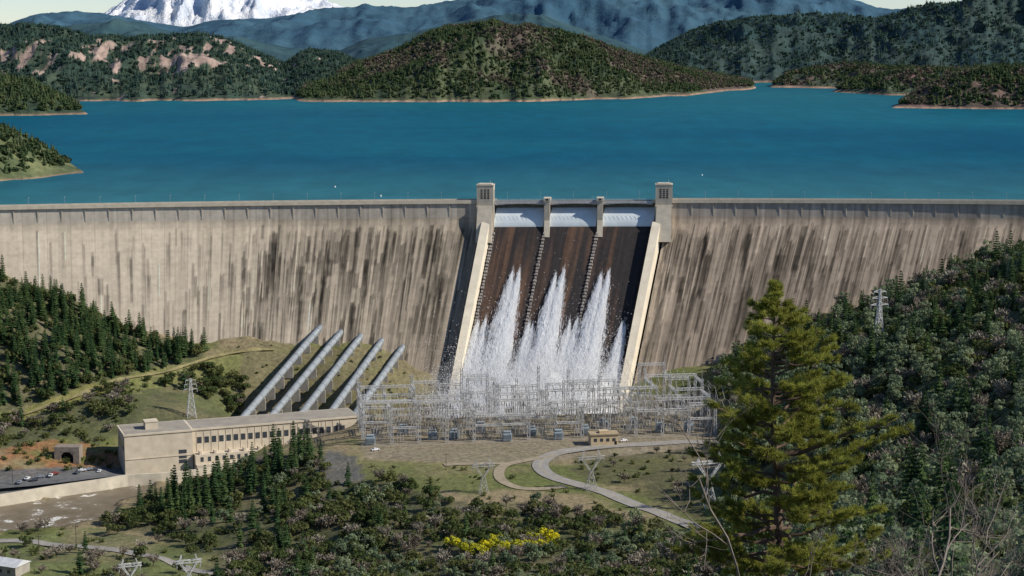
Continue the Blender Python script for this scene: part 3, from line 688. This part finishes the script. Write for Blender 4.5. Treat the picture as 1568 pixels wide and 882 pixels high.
# ================= WATER JETS
foam,nt,b=newmat('white_water');b.inputs['Base Color'].default_value=(.97,.97,.97,1);b.inputs['Roughness'].default_value=.9
t_=nt.nodes.new('ShaderNodeBsdfTranslucent');t_.inputs[0].default_value=(.97,.98,.98,1);mxs=nt.nodes.new('ShaderNodeMixShader');mxs.inputs[0].default_value=.5
nt.links.new(b.outputs[0],mxs.inputs[1]);nt.links.new(t_.outputs[0],mxs.inputs[2]);nt.links.new(mxs.outputs[0],nt.nodes['Material Output'].inputs[0])
wat=empty('spillway_water')
def X0of(px,py):
    x,y,z=damhit(px,py);h=-z;X0=x
    for _ in range(10): X0=x-float(off(h))*math.sin(float(th(X0)))
    return X0,h
FV=[];core=MB()
def jet(px,py,wend,N,h1=134,w0=1.0,out=7):
    X0,h0=X0of(px,py)
    t=rng.random(N)**.7;lat=rng.normal(size=N)*.36
    w=w0+(wend-w0)*t**.8
    h=h0+(h1-h0)*t+rng.normal(size=N)*1.5
    x=X0+lat*w+(fbm(t*14+px,lat*2,3,1)-.5)*w*.4
    nrm=2.0+out*np.sin(np.clip(t,0,1)*2.2)*.6*(1-np.clip(np.abs(lat),0,1)*.5)+np.abs(rng.normal(size=N))*.9*(.3+t)
    a=th(x);q=off(h)+nrm*.79
    P=np.stack([x+q*np.sin(a),Yc(x)-q*np.cos(a),-h+nrm*.61],-1)
    d=np.stack([.78*np.sin(a),-.78*np.cos(a),-np.ones(N)],-1);d/=np.linalg.norm(d,axis=1)[:,None]
    L=rng.uniform(1.0,4.2,N)[:,None];W_=rng.uniform(.08,.26,N)[:,None]*(.7+.7*t[:,None])
    s=np.stack([np.cos(a),np.sin(a),rng.normal(size=N)*.2],-1)
    FV.append(np.stack([P-d*L*.5,P+d*L*.5+s*W_,P+d*L*.5-s*W_],1))
    k=30;m_=9;i0=len(core.v)
    for i in range(k+1):
        tt=.02+.98*i/k;ww=(w0+(wend-w0)*tt**.8)*.55;hh=h0+(h1-h0)*tt
        for j in range(m_):
            u=-1+2*j/(m_-1);nn=(1.2+out*math.sin(tt*2.2)*.5*(1-u*u))+(random.random()-.5)*.35*(.2+tt)-.5*(abs(u)>.95)
            cxn=(float(fbm(tt*9+px,0*tt,2,3))-.5)*ww*.5
            xx=X0+cxn+u*ww*(1+.15*(random.random()-.5));core.v.append(tuple(fv(hh+(random.random()-.5)*1,xx,nn)))
    for i in range(k):
        for j in range(m_-1):
            a0=i0+i*m_+j;core.f.append((a0,a0+1,a0+m_+1,a0+m_));core.m.append(0)
for px,py,w in [(786,418,17),(797,415,13),(852,422,13),(865,415,15),(922,422,16),(934,418,13)]: jet(px,py,w,11000,out=8)
for px,py,w in [(733,494,13),(745,490,13),(812,495,10),(817,500,9),(874,494,11),(885,491,11),(954,496,9),(958,500,8)]: jet(px,py,w,5500,out=5)
V=np.concatenate(FV)
def mound(x,q):
    e=np.clip((x+15)/14,0,1)*np.clip((103-x)/14,0,1)
    return -137+ (10+28*fbm(x/14,q/11,4,2)*np.clip(1.15-np.abs(q-8)/46,0,1))*(.35+.65*e)
xs_=np.arange(-16,104,1.1);qs=np.arange(-30,56,1.3)
Xg,Qg=np.meshgrid(xs_,qs,indexing='ij');ob=float(off(132.))
a=th(Xg);Zg=mound(Xg,Qg)
gridmesh('foam',np.stack([Xg+(ob+Qg)*np.sin(a),Yc(Xg)-(ob+Qg)*np.cos(a),Zg],-1),None,foam,parent=wat)
N=110000
x=rng.uniform(-20,108,N);qq=rng.uniform(-24,62,N);a=th(x);q=ob+qq
hgt=rng.exponential(1,N)*(2+9*fbm(x/11,qq/11,3,5)**1.5*2)
P=np.stack([x+q*np.sin(a)+rng.normal(size=N)*4,Yc(x)-q*np.cos(a),mound(x,qq)+hgt],-1)
r_=rng.normal(size=(N,3));r_/=np.linalg.norm(r_,axis=1)[:,None];r2=np.cross(r_,rng.normal(size=(N,3)));r2/=np.linalg.norm(r2,axis=1)[:,None]
sz=rng.uniform(.12,.38,N)[:,None];V=np.concatenate([V,np.stack([P+r_*sz,P-r_*sz*.5+r2*sz,P-r_*sz*.5-r2*sz],1)])
trisoup('spray',V,foam,wat)
core.obj('jet_core',[foam],wat,True)
import bmesh
mm=bpy.data.materials.new('mist');mm.use_nodes=True;nt=mm.node_tree;nt.nodes.remove(nt.nodes['Principled BSDF'])
vs=nt.nodes.new('ShaderNodeVolumeScatter');vs.inputs['Color'].default_value=(1,.99,.97,1);vs.inputs['Density'].default_value=.004;vs.inputs['Anisotropy'].default_value=0
nt.links.new(vs.outputs[0],nt.nodes['Material Output'].inputs['Volume'])
tx,ty,_=face(132,np.array(43.))
bm=bmesh.new();bmesh.ops.create_icosphere(bm,subdivisions=4,radius=1)
for v_ in bm.verts:
    p=v_.co;k=.7+.6*float(fbm(p.x*1.9+3,p.y*1.7+p.z*1.5+5,3,1));v_.co=Vector((p.x*68*k,p.y*42*k,p.z*36*k))
me=bpy.data.meshes.new('mist_cloud');bm.to_mesh(me);bm.free();me.materials.append(mm);o=link(bpy.data.objects.new('mist_cloud',me));o.location=(tx-4,ty-24,-118);o.parent=wat
# ================= PENSTOCKS
pen=mat('penstock_steel',(.27,.295,.31),.5,.15,.3,spec=.4)
PEN=[((488,503),(370,642)),((520,510),(412,642)),((551,516),(456,641)),((583,523),(501,639)),((615,533),(545,632))]
par=empty('penstocks')
mb=MB()
for a,b_ in PEN:
    A_=Vector(damhit(*a));B_=Vector(atZ(b_[0],b_[1],-116));d=(A_-B_)
    A2=A_+d*.06+Vector((0,0,-.5));P_=[B_+Vector((0,-5,-4)),B_]+[B_.lerp(A2,k/6) for k in range(1,7)]
    mb.tube(P_,2.15,16,0,True)
    for k in range(1,14):
        p=B_.lerp(A2,k/14);mb.tube([p-d.normalized()*.3,p+d.normalized()*.3],2.32,16,0,True)
    for k in range(1,9):
        p=B_.lerp(A2,k/9);M=Matrix.Translation(p);mb.box(-2.7,2.7,-.9,.9,-9,-1.2,1,M)
o=mb.obj('pipes',[pen,conc2],par,True)
for p_ in o.data.polygons: p_.use_smooth=(p_.material_index==0 and len(p_.vertices)==4)
# ================= POWERHOUSE
ph=empty('powerhouse')
A_=Vector(atZ(192,722,-128));B_=Vector(atZ(540,638,-107))
dx=B_-A_;ang=math.atan2(dx.y,dx.x);Lh=math.hypot(dx.x,dx.y)
M=Matrix.Translation(Vector((A_.x,A_.y,0)))@Matrix.Rotation(ang,4,'Z')
phc=mat('powerhouse_concrete',(.60,.52,.40),.9,.12,.2,bump=.05);roofm=mat('roof_gravel',(.32,.29,.24),.95,.15,.2);glass=mat('window_glass',(.05,.06,.07),.25,.2,spec=.5)
mb=MB()
mb.box(0,38,0,26,-132,-108,0,M);mb.box(-.5,38.5,-.5,26.5,-108,-107,0,M);mb.box(.6,37.4,.6,25.4,-107,-106.9,1,M)
mb.box(38.5,Lh+4,3,26,-132,-108.4,0,M);mb.box(38.5,Lh+4.5,2.4,26.5,-108.4,-107.4,0,M);mb.box(39.2,Lh+4,3.4,25.4,-107.4,-107.3,1,M)
mb.box(38.5,Lh+4,-5,2.9,-132,-121,0,M);mb.box(38.5,Lh+4,-9,-5.02,-132,-126,0,M)
mb.box(13,20,8,15,-107,-102.8,0,M);mb.box(12.7,20.3,7.7,15.3,-102.8,-102.3,0,M)
for k in range(int((Lh-40)/4.2)):
    x=41+k*4.2;mb.box(x,x+2.7,2.93,3.2,-116,-112.4,2,M);mb.box(x-.25,x-.05,2.8,3,-120.9,-109,0,M)
    mb.box(x+.3,x+2.1,-5.06,-4.8,-125,-122.3,2,M)
    if k%2==0: mb.box(x,x+1.2,-4.5,-.5,-121,-119.2,0,M)
for k in range(3): mb.box(30,34.5,-.06,.2,-126+k*2.8,-123.8+k*2.8,2,M)
for k in range(4): mb.box(-.05,.2,3+k*5.4,5.4+k*5.4,-117,-112,2,M)
mb.box(0,38,-.3,-.02,-121.6,-121.1,0,M)
mb.obj('building',[phc,roofm,glass],ph)
def wallalong(name,pts_,h,w,m):
    mb=MB();P_=smoothpath(pts_,4)
    for a,b_ in zip(P_[:-1],P_[1:]):
        d=(b_-a);d.z=0;d.normalize();nn=Vector((-d.y,d.x,0))*w/2;dn=Vector((0,0,-h))
        mb.hexa([a-nn+dn,b_-nn+dn,b_+nn+dn,a+nn+dn,a-nn,b_-nn,b_+nn,a+nn],0)
    return mb.obj(name,[m])
wallalong('retaining_wall',[atZ(*q,-126) for q in[(-80,768),(0,757),(80,744),(150,734),(195,727),(260,723),(340,714),(420,706)]],6.5,1.2,mat('wall_concrete',(.58,.52,.41),.9,.15,.2))
p=hit(104,706);M=Matrix.Translation(p+Vector((0,-2,-2)))
mb=MB();mb.box(-7,-3.6,0,8,-3,10,0,M);mb.box(3.6,7,0,8,-3,10,0,M);mb.box(-3.6,3.6,0,8,7.2,10,0,M);mb.box(-3.6,3.6,3,3.3,-3,7.2,1,M)
for k in range(8):
    a0=math.pi*k/8;a1=math.pi*(k+1)/8
    mb.hexa([tuple(M@Vector(v_)) for v_ in[(3.6*math.cos(a1),.1,3.6+3.6*math.sin(a1)),(3.6*math.cos(a0),.1,3.6+3.6*math.sin(a0)),(3.6*math.cos(a0),4,3.6+3.6*math.sin(a0)),(3.6*math.cos(a1),4,3.6+3.6*math.sin(a1)),
     (3.6*math.cos(a1),.1,7.3),(3.6*math.cos(a0),.1,7.3),(3.6*math.cos(a0),4,7.3),(3.6*math.cos(a1),4,7.3)]],0)
mb.obj('tunnel_portal',[mat('portal_concrete',(.26,.22,.18),.9,.2,.5),dark])
# ================= SUBSTATION
steel=mat('galvanised_steel',(.58,.57,.54),.6,.15,.5,metal=.1,spec=.3);ceram=mat('insulator',(.25,.22,.2),.4);tank=mat('transformer_paint',(.30,.35,.38),.5)
sub=empty('electrical_substation')
rot=math.radians(8);SM=Matrix.Translation(Vector((-80,921,-106)))@Matrix.Rotation(rot,4,'Z')
def column(mb,x,y,H,w=1.4,M=SM,t=.26,z0=0):
    c=[(-w/2,-w/2),(w/2,-w/2),(w/2,w/2),(-w/2,w/2)];n_=max(3,int(H/2.6))
    for k in range(4): mb.strut(M@Vector((x+c[k][0],y+c[k][1],z0)),M@Vector((x+c[k][0]*.7,y+c[k][1]*.7,z0+H)),t)
    for i in range(n_):
        za,zb=z0+H*i/n_,z0+H*(i+1)/n_
        for k in(0,1,2,3):
            a,b_=c[k],c[(k+1)%4]
            if (i+k)%2: a,b_=b_,a
            mb.strut(M@Vector((x+a[0],y+a[1],za)),M@Vector((x+b_[0],y+b_[1],zb)),t*.6)
def beam(mb,a,b_,w=1.2,M=SM,t=.21):
    a=Vector(a);b_=Vector(b_);d=(b_-a);L=d.length;d.normalize();s=Vector((-d.y,d.x,0))*w/2;u=Vector((0,0,w/2));n_=max(2,int(L/1.9))
    cs=[s+u,s-u,-s-u,-s+u]
    for c in cs: mb.strut(M@(a+c),M@(b_+c),t)
    for i in range(n_):
        p=a+d*L*i/n_;q_=a+d*L*(i+1)/n_
        for k in range(4):
            c0,c1=cs[k],cs[(k+1)%4]
            if i%2:c0,c1=c1,c0
            mb.strut(M@(p+c0),M@(q_+c1),t*.6)
mb=MB();ins=MB()
cols=list(range(0,197,15));rows=[0,15,31,47,62]
hh={}
for i,x in enumerate(cols):
    for j,y in enumerate(rows):
        H=random.choice([18,20,25,29]) if j not in(0,) else random.choice([15,18,24])
        hh[i,j]=H;column(mb,x,y,H)
        if random.random()<.5: mb.strut(SM@Vector((x,y,H)),SM@Vector((x,y,H+6)),.24,0,.08)
for i,x in enumerate(cols):
    for j,y in enumerate(rows):
        if i+1<len(cols) and random.random()<.85:
            z_=min(hh[i,j],hh[i+1,j])-.7;beam(mb,(x,y,z_),(cols[i+1],y,z_))
            if random.random()<.5: beam(mb,(x,y,9),(cols[i+1],y,9),.9)
            for k in(3.5,7.5,11.5): ins.strut(SM@Vector((x+k,y,z_-.6)),SM@Vector((x+k+.3,y,z_-3.2)),.32)
        if j+1<len(rows) and random.random()<.7:
            z_=min(hh[i,j],hh[i,j+1])-2;beam(mb,(x,y,z_),(x,rows[j+1],z_))
        if j+1<len(rows) :
            for k in(3.5,7.5,11.5):
                z0_=hh[i,j]-4.5;z1_=hh[i,j+1]-4.5;ym=(y+rows[j+1])/2
                mb.strut(SM@Vector((x+k,y,z0_)),SM@Vector((x+k,ym,min(z0_,z1_)-1)),.09);mb.strut(SM@Vector((x+k,ym,min(z0_,z1_)-1)),SM@Vector((x+k,rows[j+1],z1_)),.09)
        for k in range(3):
            xe=x+random.uniform(2,13);ye=y+random.uniform(3,11)
            for q in range(3):
                ins.strut(SM@Vector((xe+q*1.6,ye,0)),SM@Vector((xe+q*1.6,ye,4.5)),.28,1);ins.strut(SM@Vector((xe+q*1.6,ye,4.5)),SM@Vector((xe+q*1.6,ye,6.3)),.4,0)
            ins.strut(SM@Vector((xe-.5,ye,4.5)),SM@Vector((xe+3.7,ye,4.5)),.25,1)
mb.obj('lattice_gantries',[steel],sub);ins.obj('insulators',[ceram,steel],sub)
mb=MB()
for i in range(13):
    x=6+i*14.6+random.uniform(-3,3);y=random.choice([-1.5,7,22])+random.uniform(0,2);T=SM@Matrix.Translation(Vector((x,y,0)))
    mb.box(-2.4,2.4,-1.6,1.6,.4,4.2,0,T);mb.box(-2.8,2.8,-2,2,0,.4,1,T)
    for k in range(7): mb.box(-2.2+k*.65,-1.9+k*.65,-2.5,-1.62,.8,3.8,0,T)
    mb.tube([T@Vector((-2,0,5.2)),T@Vector((2,0,5.2))],.6,10,0,True)
    for k in(-1.4,0,1.4): mb.tube([T@Vector((k,.6,4.2)),T@Vector((k*1.3,.7,6.8))],[.3,.16],8,2,True)
mb.obj('transformers',[tank,conc2,ceram],sub)
p=Vector(atZ(905,683,-106));M=Matrix.Translation(p)@Matrix.Rotation(rot,4,'Z')
mb=MB();mb.box(0,15,0,8,-.5,5.8,0,M);mb.box(-.5,15.5,-.5,8.5,5.8,6.4,1,M);mb.box(5,10,2,6,6.4,7.6,0,M)
for k in range(4): mb.box(1.5+k*3.4,3.3+k*3.4,-.05,.1,2.2,4,2,M)
mb.box(12.9,14.2,-.06,.1,-.5,2.3,3,M);mb.obj('control_building',[mat('cream_wall',(.58,.46,.29),.9,.1),mat('tan_roof',(.38,.30,.19),.9),glass,dark])
mb=MB()
for k in range(0,200,3):
    a=SM@Vector((k-2,-7,0));mb.strut(a,a+Vector((0,0,2.2)),.1)
    for z_ in(.8,1.5,2.2): mb.strut(a+Vector((0,0,z_)),(SM@Vector((k+1,-7,0)))+Vector((0,0,z_)),.05)
mb.obj('yard_fence',[steel])
def pylon(name,base,H,w,mt,kind='T',t=None):
    mb=MB();T=Matrix.Translation(Vector(base))@Matrix.Rotation(.3,4,'Z');n_=7;t=t or max(.2,H*.01)
    def lv(f): return w*(1-f)**1.2+w*.14
    if kind=='T':
        for i in range(n_):
            f0,f1=i/n_,(i+1)/n_;a=lv(f0)/2;b_=lv(f1)/2
            C0=[(-a,-a),(a,-a),(a,a),(-a,a)];C1=[(-b_,-b_),(b_,-b_),(b_,b_),(-b_,b_)]
            for k in range(4):
                mb.strut(T@Vector((*C0[k],H*f0)),T@Vector((*C1[k],H*f1)),t)
                mb.strut(T@Vector((*C0[k],H*f0)),T@Vector((*C1[(k+1)%4],H*f1)),t*.6);mb.strut(T@Vector((*C0[(k+1)%4],H*f0)),T@Vector((*C1[k],H*f1)),t*.6)
                mb.strut(T@Vector((*C1[k],H*f1)),T@Vector((*C1[(k+1)%4],H*f1)),t*.6)
        for f,l in((.72,.17),(.84,.15),(.95,.12)):
            for s in(-1,1):
                mb.strut(T@Vector((0,0,H*f)),T@Vector((s*H*l,0,H*f+.3)),t);mb.strut(T@Vector((0,0,H*(f+.05))),T@Vector((s*H*l,0,H*f+.3)),t*.7);mb.strut(T@Vector((s*H*l,0,H*f)),T@Vector((s*H*l,0,H*f-1.6)),.22)
    else:
        hw=H*.52
        for i in range(4):
            f0,f1=i/4,(i+1)/4;a=w*.5*(1-f0)+.5;b_=w*.5*(1-f1)+.5
            C0=[(-a,-a),(a,-a),(a,a),(-a,a)];C1=[(-b_,-b_),(b_,-b_),(b_,b_),(-b_,b_)]
            for k in range(4):
                mb.strut(T@Vector((*C0[k],hw*f0)),T@Vector((*C1[k],hw*f1)),t);mb.strut(T@Vector((*C0[k],hw*f0)),T@Vector((*C1[(k+1)%4],hw*f1)),t*.6);mb.strut(T@Vector((*C0[(k+1)%4],hw*f0)),T@Vector((*C1[k],hw*f1)),t*.6)
        for s in(-1,1):
            for o_ in(-.5,.5):
                mb.strut(T@Vector((s*.3,o_,hw)),T@Vector((s*H*.20,o_,H*.8)),t);mb.strut(T@Vector((s*.9,o_,hw)),T@Vector((s*H*.25,o_,H*.8)),t);mb.strut(T@Vector((s*H*.22,o_,H*.8)),T@Vector((s*H*.17,o_,H)),t)
                mb.strut(T@Vector((s*H*.25,o_,H*.8)),T@Vector((s*H*.19,o_,H)),t)
            for k in range(5):
                f=k/5;mb.strut(T@Vector((s*(.3+(H*.2-.3)*f),-.5,hw+(H*.8-hw)*f)),T@Vector((s*(.9+(H*.25-.9)*(f+.2)),.5,hw+(H*.8-hw)*(f+.2))),t*.6)
        beam(mb,(-H*.34,0,H*.82),(H*.34,0,H*.82),1.2,T,t)
        for s in(-1,0,1): mb.strut(T@Vector((s*H*.3,0,H*.8)),T@Vector((s*H*.3,0,H*.8-2.5)),.3)
    mb.obj(name,[mt])
def pylon_at(px,pyt,pyb,kind,w=.22,mt=steel,t=None):
    b_=hit(px,pyb)
    H=(pyb-pyt)/F*b_.y*1.03;pylon('transmission_tower',b_-Vector((0,0,.5)),H,H*w,mt,kind,t)
dst=mat('weathered_steel',(.42,.41,.37),.7);lst=mat('light_steel',(.58,.58,.56),.6)
pylon_at(293,578,638,'T',.2,lst);pylon_at(1345,442,528,'T',.13,lst,.42);pylon_at(1085,690,775,'Y',.2,lst);pylon_at(905,688,752,'Y',.22,dst);pylon_at(740,700,755,'Y',.2,dst)
pylon_at(290,846,905,'Y',.2,lst);pylon_at(200,852,905,'Y',.2,lst)
def pole(px,py,Hm):
    b_=hit(px,py);mb=MB();mb.strut(b_-Vector((0,0,1)),b_+Vector((0,0,Hm)),.35,0,.22);mb.strut(b_+Vector((-1.4,0,Hm-1)),b_+Vector((1.4,0,Hm-1)),.2)
    for k in(-1.2,0,1.2): mb.strut(b_+Vector((k,0,Hm-.9)),b_+Vector((k,0,Hm-.4)),.16)
    mb.obj('utility_pole',[bark])
for q_ in[(117,838,11),(376,870,12),(172,720,9),(60,850,10),(683,720,9),(20,745,9)]: pole(*q_)
carm=[mat('car_paint',c,.35,.03,1,spec=.5) for c in((.7,.7,.7),(.06,.07,.09),(.28,.06,.05),(.25,.28,.32))];tyre=mat('tyre',(.02,.02,.02))
def car(p,a,m):
    T=Matrix.Translation(p)@Matrix.Rotation(a,4,'Z');mb=MB()
    prof=[(-2.25,.35),(-2.3,.85),(-2.1,1.0),(-1.55,1.05),(-.95,1.5),(.5,1.52),(1.15,1.05),(2.1,.92),(2.25,.7),(2.25,.35)]
    n_=len(prof);i0=len(mb.v)
    for s in(-.9,.9):
        for x,z_ in prof: mb.v.append(tuple(T@Vector((x,s*(.8 if z_>1.2 else 1),z_))))
    mb.f.append(tuple(range(i0,i0+n_)));mb.m.append(0);mb.f.append(tuple(range(i0+2*n_-1,i0+n_-1,-1)));mb.m.append(0)
    for k in range(n_): 
        j=(k+1)%n_;mb.f.append((i0+k,i0+n_+k,i0+n_+j,i0+j));mb.m.append(2 if k in(3,5) else 0)
    for s in(-1,1): 
        mb.hexa([tuple(T@Vector(v_)) for v_ in[(-1.3,s*.86,1.06),(.95,s*.86,1.06),(.95,s*.8,1.06),(-1.3,s*.8,1.06),(-.85,s*.78,1.42),(.45,s*.78,1.42),(.45,s*.7,1.42),(-.85,s*.7,1.42)]],2)
        for x in(-1.4,1.4): mb.tube([T@Vector((x,s*.72,.36)),T@Vector((x,s*.95,.36))],.36,12,1,True)
    mb.obj('parked_car',[m,tyre,glass])
for i,(a,b_) in enumerate([(42,736),(52,738),(62,734),(78,731),(84,728),(118,726),(126,723),(136,722),(146,721),(152,724),(30,742)]):
    p=hit(a,b_);car(p+Vector((0,0,.45)),random.choice([.3,1.4,1.6]),carm[(0,1,3,0,2,1,0,3,1,0,3)[i]])
for a,b_ in((955,676),(575,690)):
    p=Vector(atZ(a,b_,-106));car(p,.5,carm[0])
whp=mat('white_paint',(.75,.75,.73),.5,.02)
def buoy(px,py):
    p=Vector(atZ(px,py,LAKE));mb=MB();mb.tube([p+Vector((0,0,-.5)),p+Vector((0,0,.5)),p+Vector((0,0,.9)),p+Vector((0,0,1.5))],[.6,.7,.35,.2],12,0,True);mb.obj('lake_buoy',[whp])
for q_ in((513,287),(583,301),(1075,269)): buoy(*q_)
p=hit(10,874);M=Matrix.Translation(p)@Matrix.Rotation(-.4,4,'Z');mb=MB()
mb.box(-12,9,-5,5,-2,4,0,M);mb.hexa([tuple(M@Vector(v_)) for v_ in[(-12.6,-5.6,4),(9.6,-5.6,4),(9.6,5.6,4),(-12.6,5.6,4),(-12.6,-.1,6.2),(9.6,-.1,6.2),(9.6,.1,6.2),(-12.6,.1,6.2)]],1)
for k in range(4): mb.box(-9+k*4.5,-7.4+k*4.5,-5.05,-4.9,.8,2.4,2,M)
mb.obj('shed',[conc2,mat('white_metal_roof',(.6,.6,.6),.5),glass])
# ================= HERO PINE
pb=Vector((16.6,108,0));pb.z=float(tz(pb.x,pb.y))
ztop=atY(1195,434,108)[2];Hp=ztop-pb.z
MP=foliage('pine_needles',(.27,.28,.055),(.27,.28,.055),(.27,.28,.055),.35)
pm=MB();nv_=[]
tr=[pb+Vector((math.sin(k*.5)*.25+ (k/12)*-.5+.5,0,Hp*k/12)) for k in range(13)]
pm.tube(tr,[.42*(1-k/12.6)+.03 for k in range(13)],10,0)
def trat(f): f=min(max(f,0),.999)*12;i=int(f);return tr[i].lerp(tr[i+1],f-i)
def tuft(p,d,L=.34,n_=26):
    for _ in range(n_):
        q=(d*1.1+Vector(rng.normal(size=3))*.75).normalized();l=L*random.uniform(.7,1.2)
        s=q.cross(Vector(rng.normal(size=3))).normalized()*.022;b0=p+Vector(rng.normal(size=3))*.06
        nv_.append((b0-s,b0+s,b0+q*l))
zb=(atY(1195,882,108)[2]-pb.z)/Hp-.08
nb=145
for k in range(nb):
    f=zb+(1-zb)*(k/nb)**.92;g_=(f-zb)/(1-zb)
    wdt=np.interp(g_,[0,.25,.42,.6,.75,.85,.93,1],[6.2,7.4,7.2,5.4,3.9,2.9,1.7,.5])*random.uniform(.4,1.1)
    a=random.random()*6.283
    if g_>.35 and math.cos(a)<-.4: wdt*=.75
    if math.cos(a)>0.3 and g_<.55: wdt*=1.1
    b0=trat(f);d=Vector((math.cos(a),math.sin(a),random.uniform(-.12,.25)));path=[b0]
    nseg=6
    for s in range(1,nseg+1):
        t=s/nseg;path.append(b0+d*wdt*t+Vector((0,0,.18*wdt*t*t))+Vector(rng.normal(size=3))*.08*wdt*.25)
    pm.tube(path,[.085*(wdt/5+.25)*(1-.8*s/nseg)+.012 for s in range(nseg+1)],5,0)
    side=Vector((-d.y,d.x,0))
    for s in range(int(4+wdt*3.3)):
        t=random.uniform(.3,1.0);i=min(int(t*nseg),nseg-1);p=path[i].lerp(path[i+1],t*nseg-i)
        dr=(d.normalized()*.6+side*random.choice((-1,1))*random.uniform(.3,1)+Vector((0,0,random.uniform(0,.6)))).normalized();l=random.uniform(.3,1.15)*(1.15-t*.5)*min(1,wdt/3+.2)
        e=p+dr*l;pm.strut(p,e,.035,0,.018)
        for q in range(3): tuft(p.lerp(e,.45+.27*q),(dr+Vector((0,0,.35))).normalized())
    tuft(path[-1],d.normalized())
tuft(tr[-1],Vector((0,0,1)));tuft(tr[-1]-Vector((0,0,.3)),Vector((0,0,1)),.3,40)
pine=empty('pine_tree');pm.obj('trunk_and_limbs',[mat('pine_bark',(.13,.09,.065),.95,.3,3)],pine)
trisoup('needles',np.array([[tuple(a),tuple(b_),tuple(c)] for a,b_,c in nv_],np.float32),MP,pine)
twig=mat('bare_branch',(.20,.165,.135),.9,.2,2)
def branch(mb,p,d,L,r,lv):
    path=[p];q=p;dd=d.copy();n_=4
    for s in range(n_):
        dd=(dd+Vector(rng.normal(size=3))*.16+Vector((0,0,.06))).normalized();q=q+dd*L/n_;path.append(q)
    mb.tube(path,[r*(1-.55*s/n_) for s in range(n_+1)],4,0)
    if lv==0:return
    for k in range(4 if lv>1 else 5):
        t=random.uniform(.3,1);i=min(int(t*n_),n_-1);pp=path[i].lerp(path[i+1],t*n_-i)
        nd=(dd+Vector(rng.normal(size=3))*.65).normalized();branch(mb,pp,nd,L*random.uniform(.45,.75),r*.5,lv-1)
def bare_fg(px,pyt,Y,lean=0):
    x,_,zt=atY(px,pyt,Y);zg=float(tz(x,Y));H=max(zt-zg,3);mb=MB();
    branch(mb,Vector((x-lean*H*.5,Y,zg-.3)),Vector((lean,0,1)).normalized(),H*.62,H*.011,4);mb.obj('bare_tree',[twig])
bare_fg(1480,690,62,.1);bare_fg(1550,640,55,-.15);bare_fg(1420,760,68,-.1);bare_fg(1130,700,90,.05);bare_fg(1540,760,48,.2);bare_fg(1360,800,75,.1)
# ================= LIGHT, WORLD, CAMERA
az=math.radians(78);el=math.radians(37)
S=Vector((math.sin(az)*math.cos(el),-math.cos(az)*math.cos(el),math.sin(el)))
sun=bpy.data.lights.new('sun','SUN');sun.energy=5.0;sun.angle=math.radians(.5);sun.color=(1,.94,.84)
so=link(bpy.data.objects.new('sun',sun));so.rotation_euler=(S).to_track_quat('Z','Y').to_euler()
wd=bpy.data.worlds.new('World');bpy.context.scene.world=wd;wd.use_nodes=True;nt=wd.node_tree
sk=nt.nodes.new('ShaderNodeTexSky');sk.sky_type='NISHITA';sk.sun_disc=False;sk.sun_elevation=el;sk.sun_rotation=math.radians(180)-az;sk.altitude=1500;sk.dust_density=.1;sk.ozone_density=3
mt_=nt.nodes.new('ShaderNodeVectorMath');mt_.operation='MULTIPLY';mt_.inputs[1].default_value=(.93,.97,1.06)
nt.links.new(sk.outputs[0],mt_.inputs[0]);nt.links.new(mt_.outputs[0],nt.nodes['Background'].inputs[0]);nt.nodes['Background'].inputs[1].default_value=.11
cam=bpy.data.cameras.new('camera');co=link(bpy.data.objects.new('camera',cam));co.location=(0,0,HC);co.rotation_euler=(math.pi/2-PT,0,0)
cam.sensor_width=36;cam.lens=F*36/1568;cam.clip_start=1;cam.clip_end=120000
bpy.context.scene.camera=co
vs_=bpy.context.scene.view_settings;vs_.view_transform='Standard';vs_.look='None';vs_.exposure=0
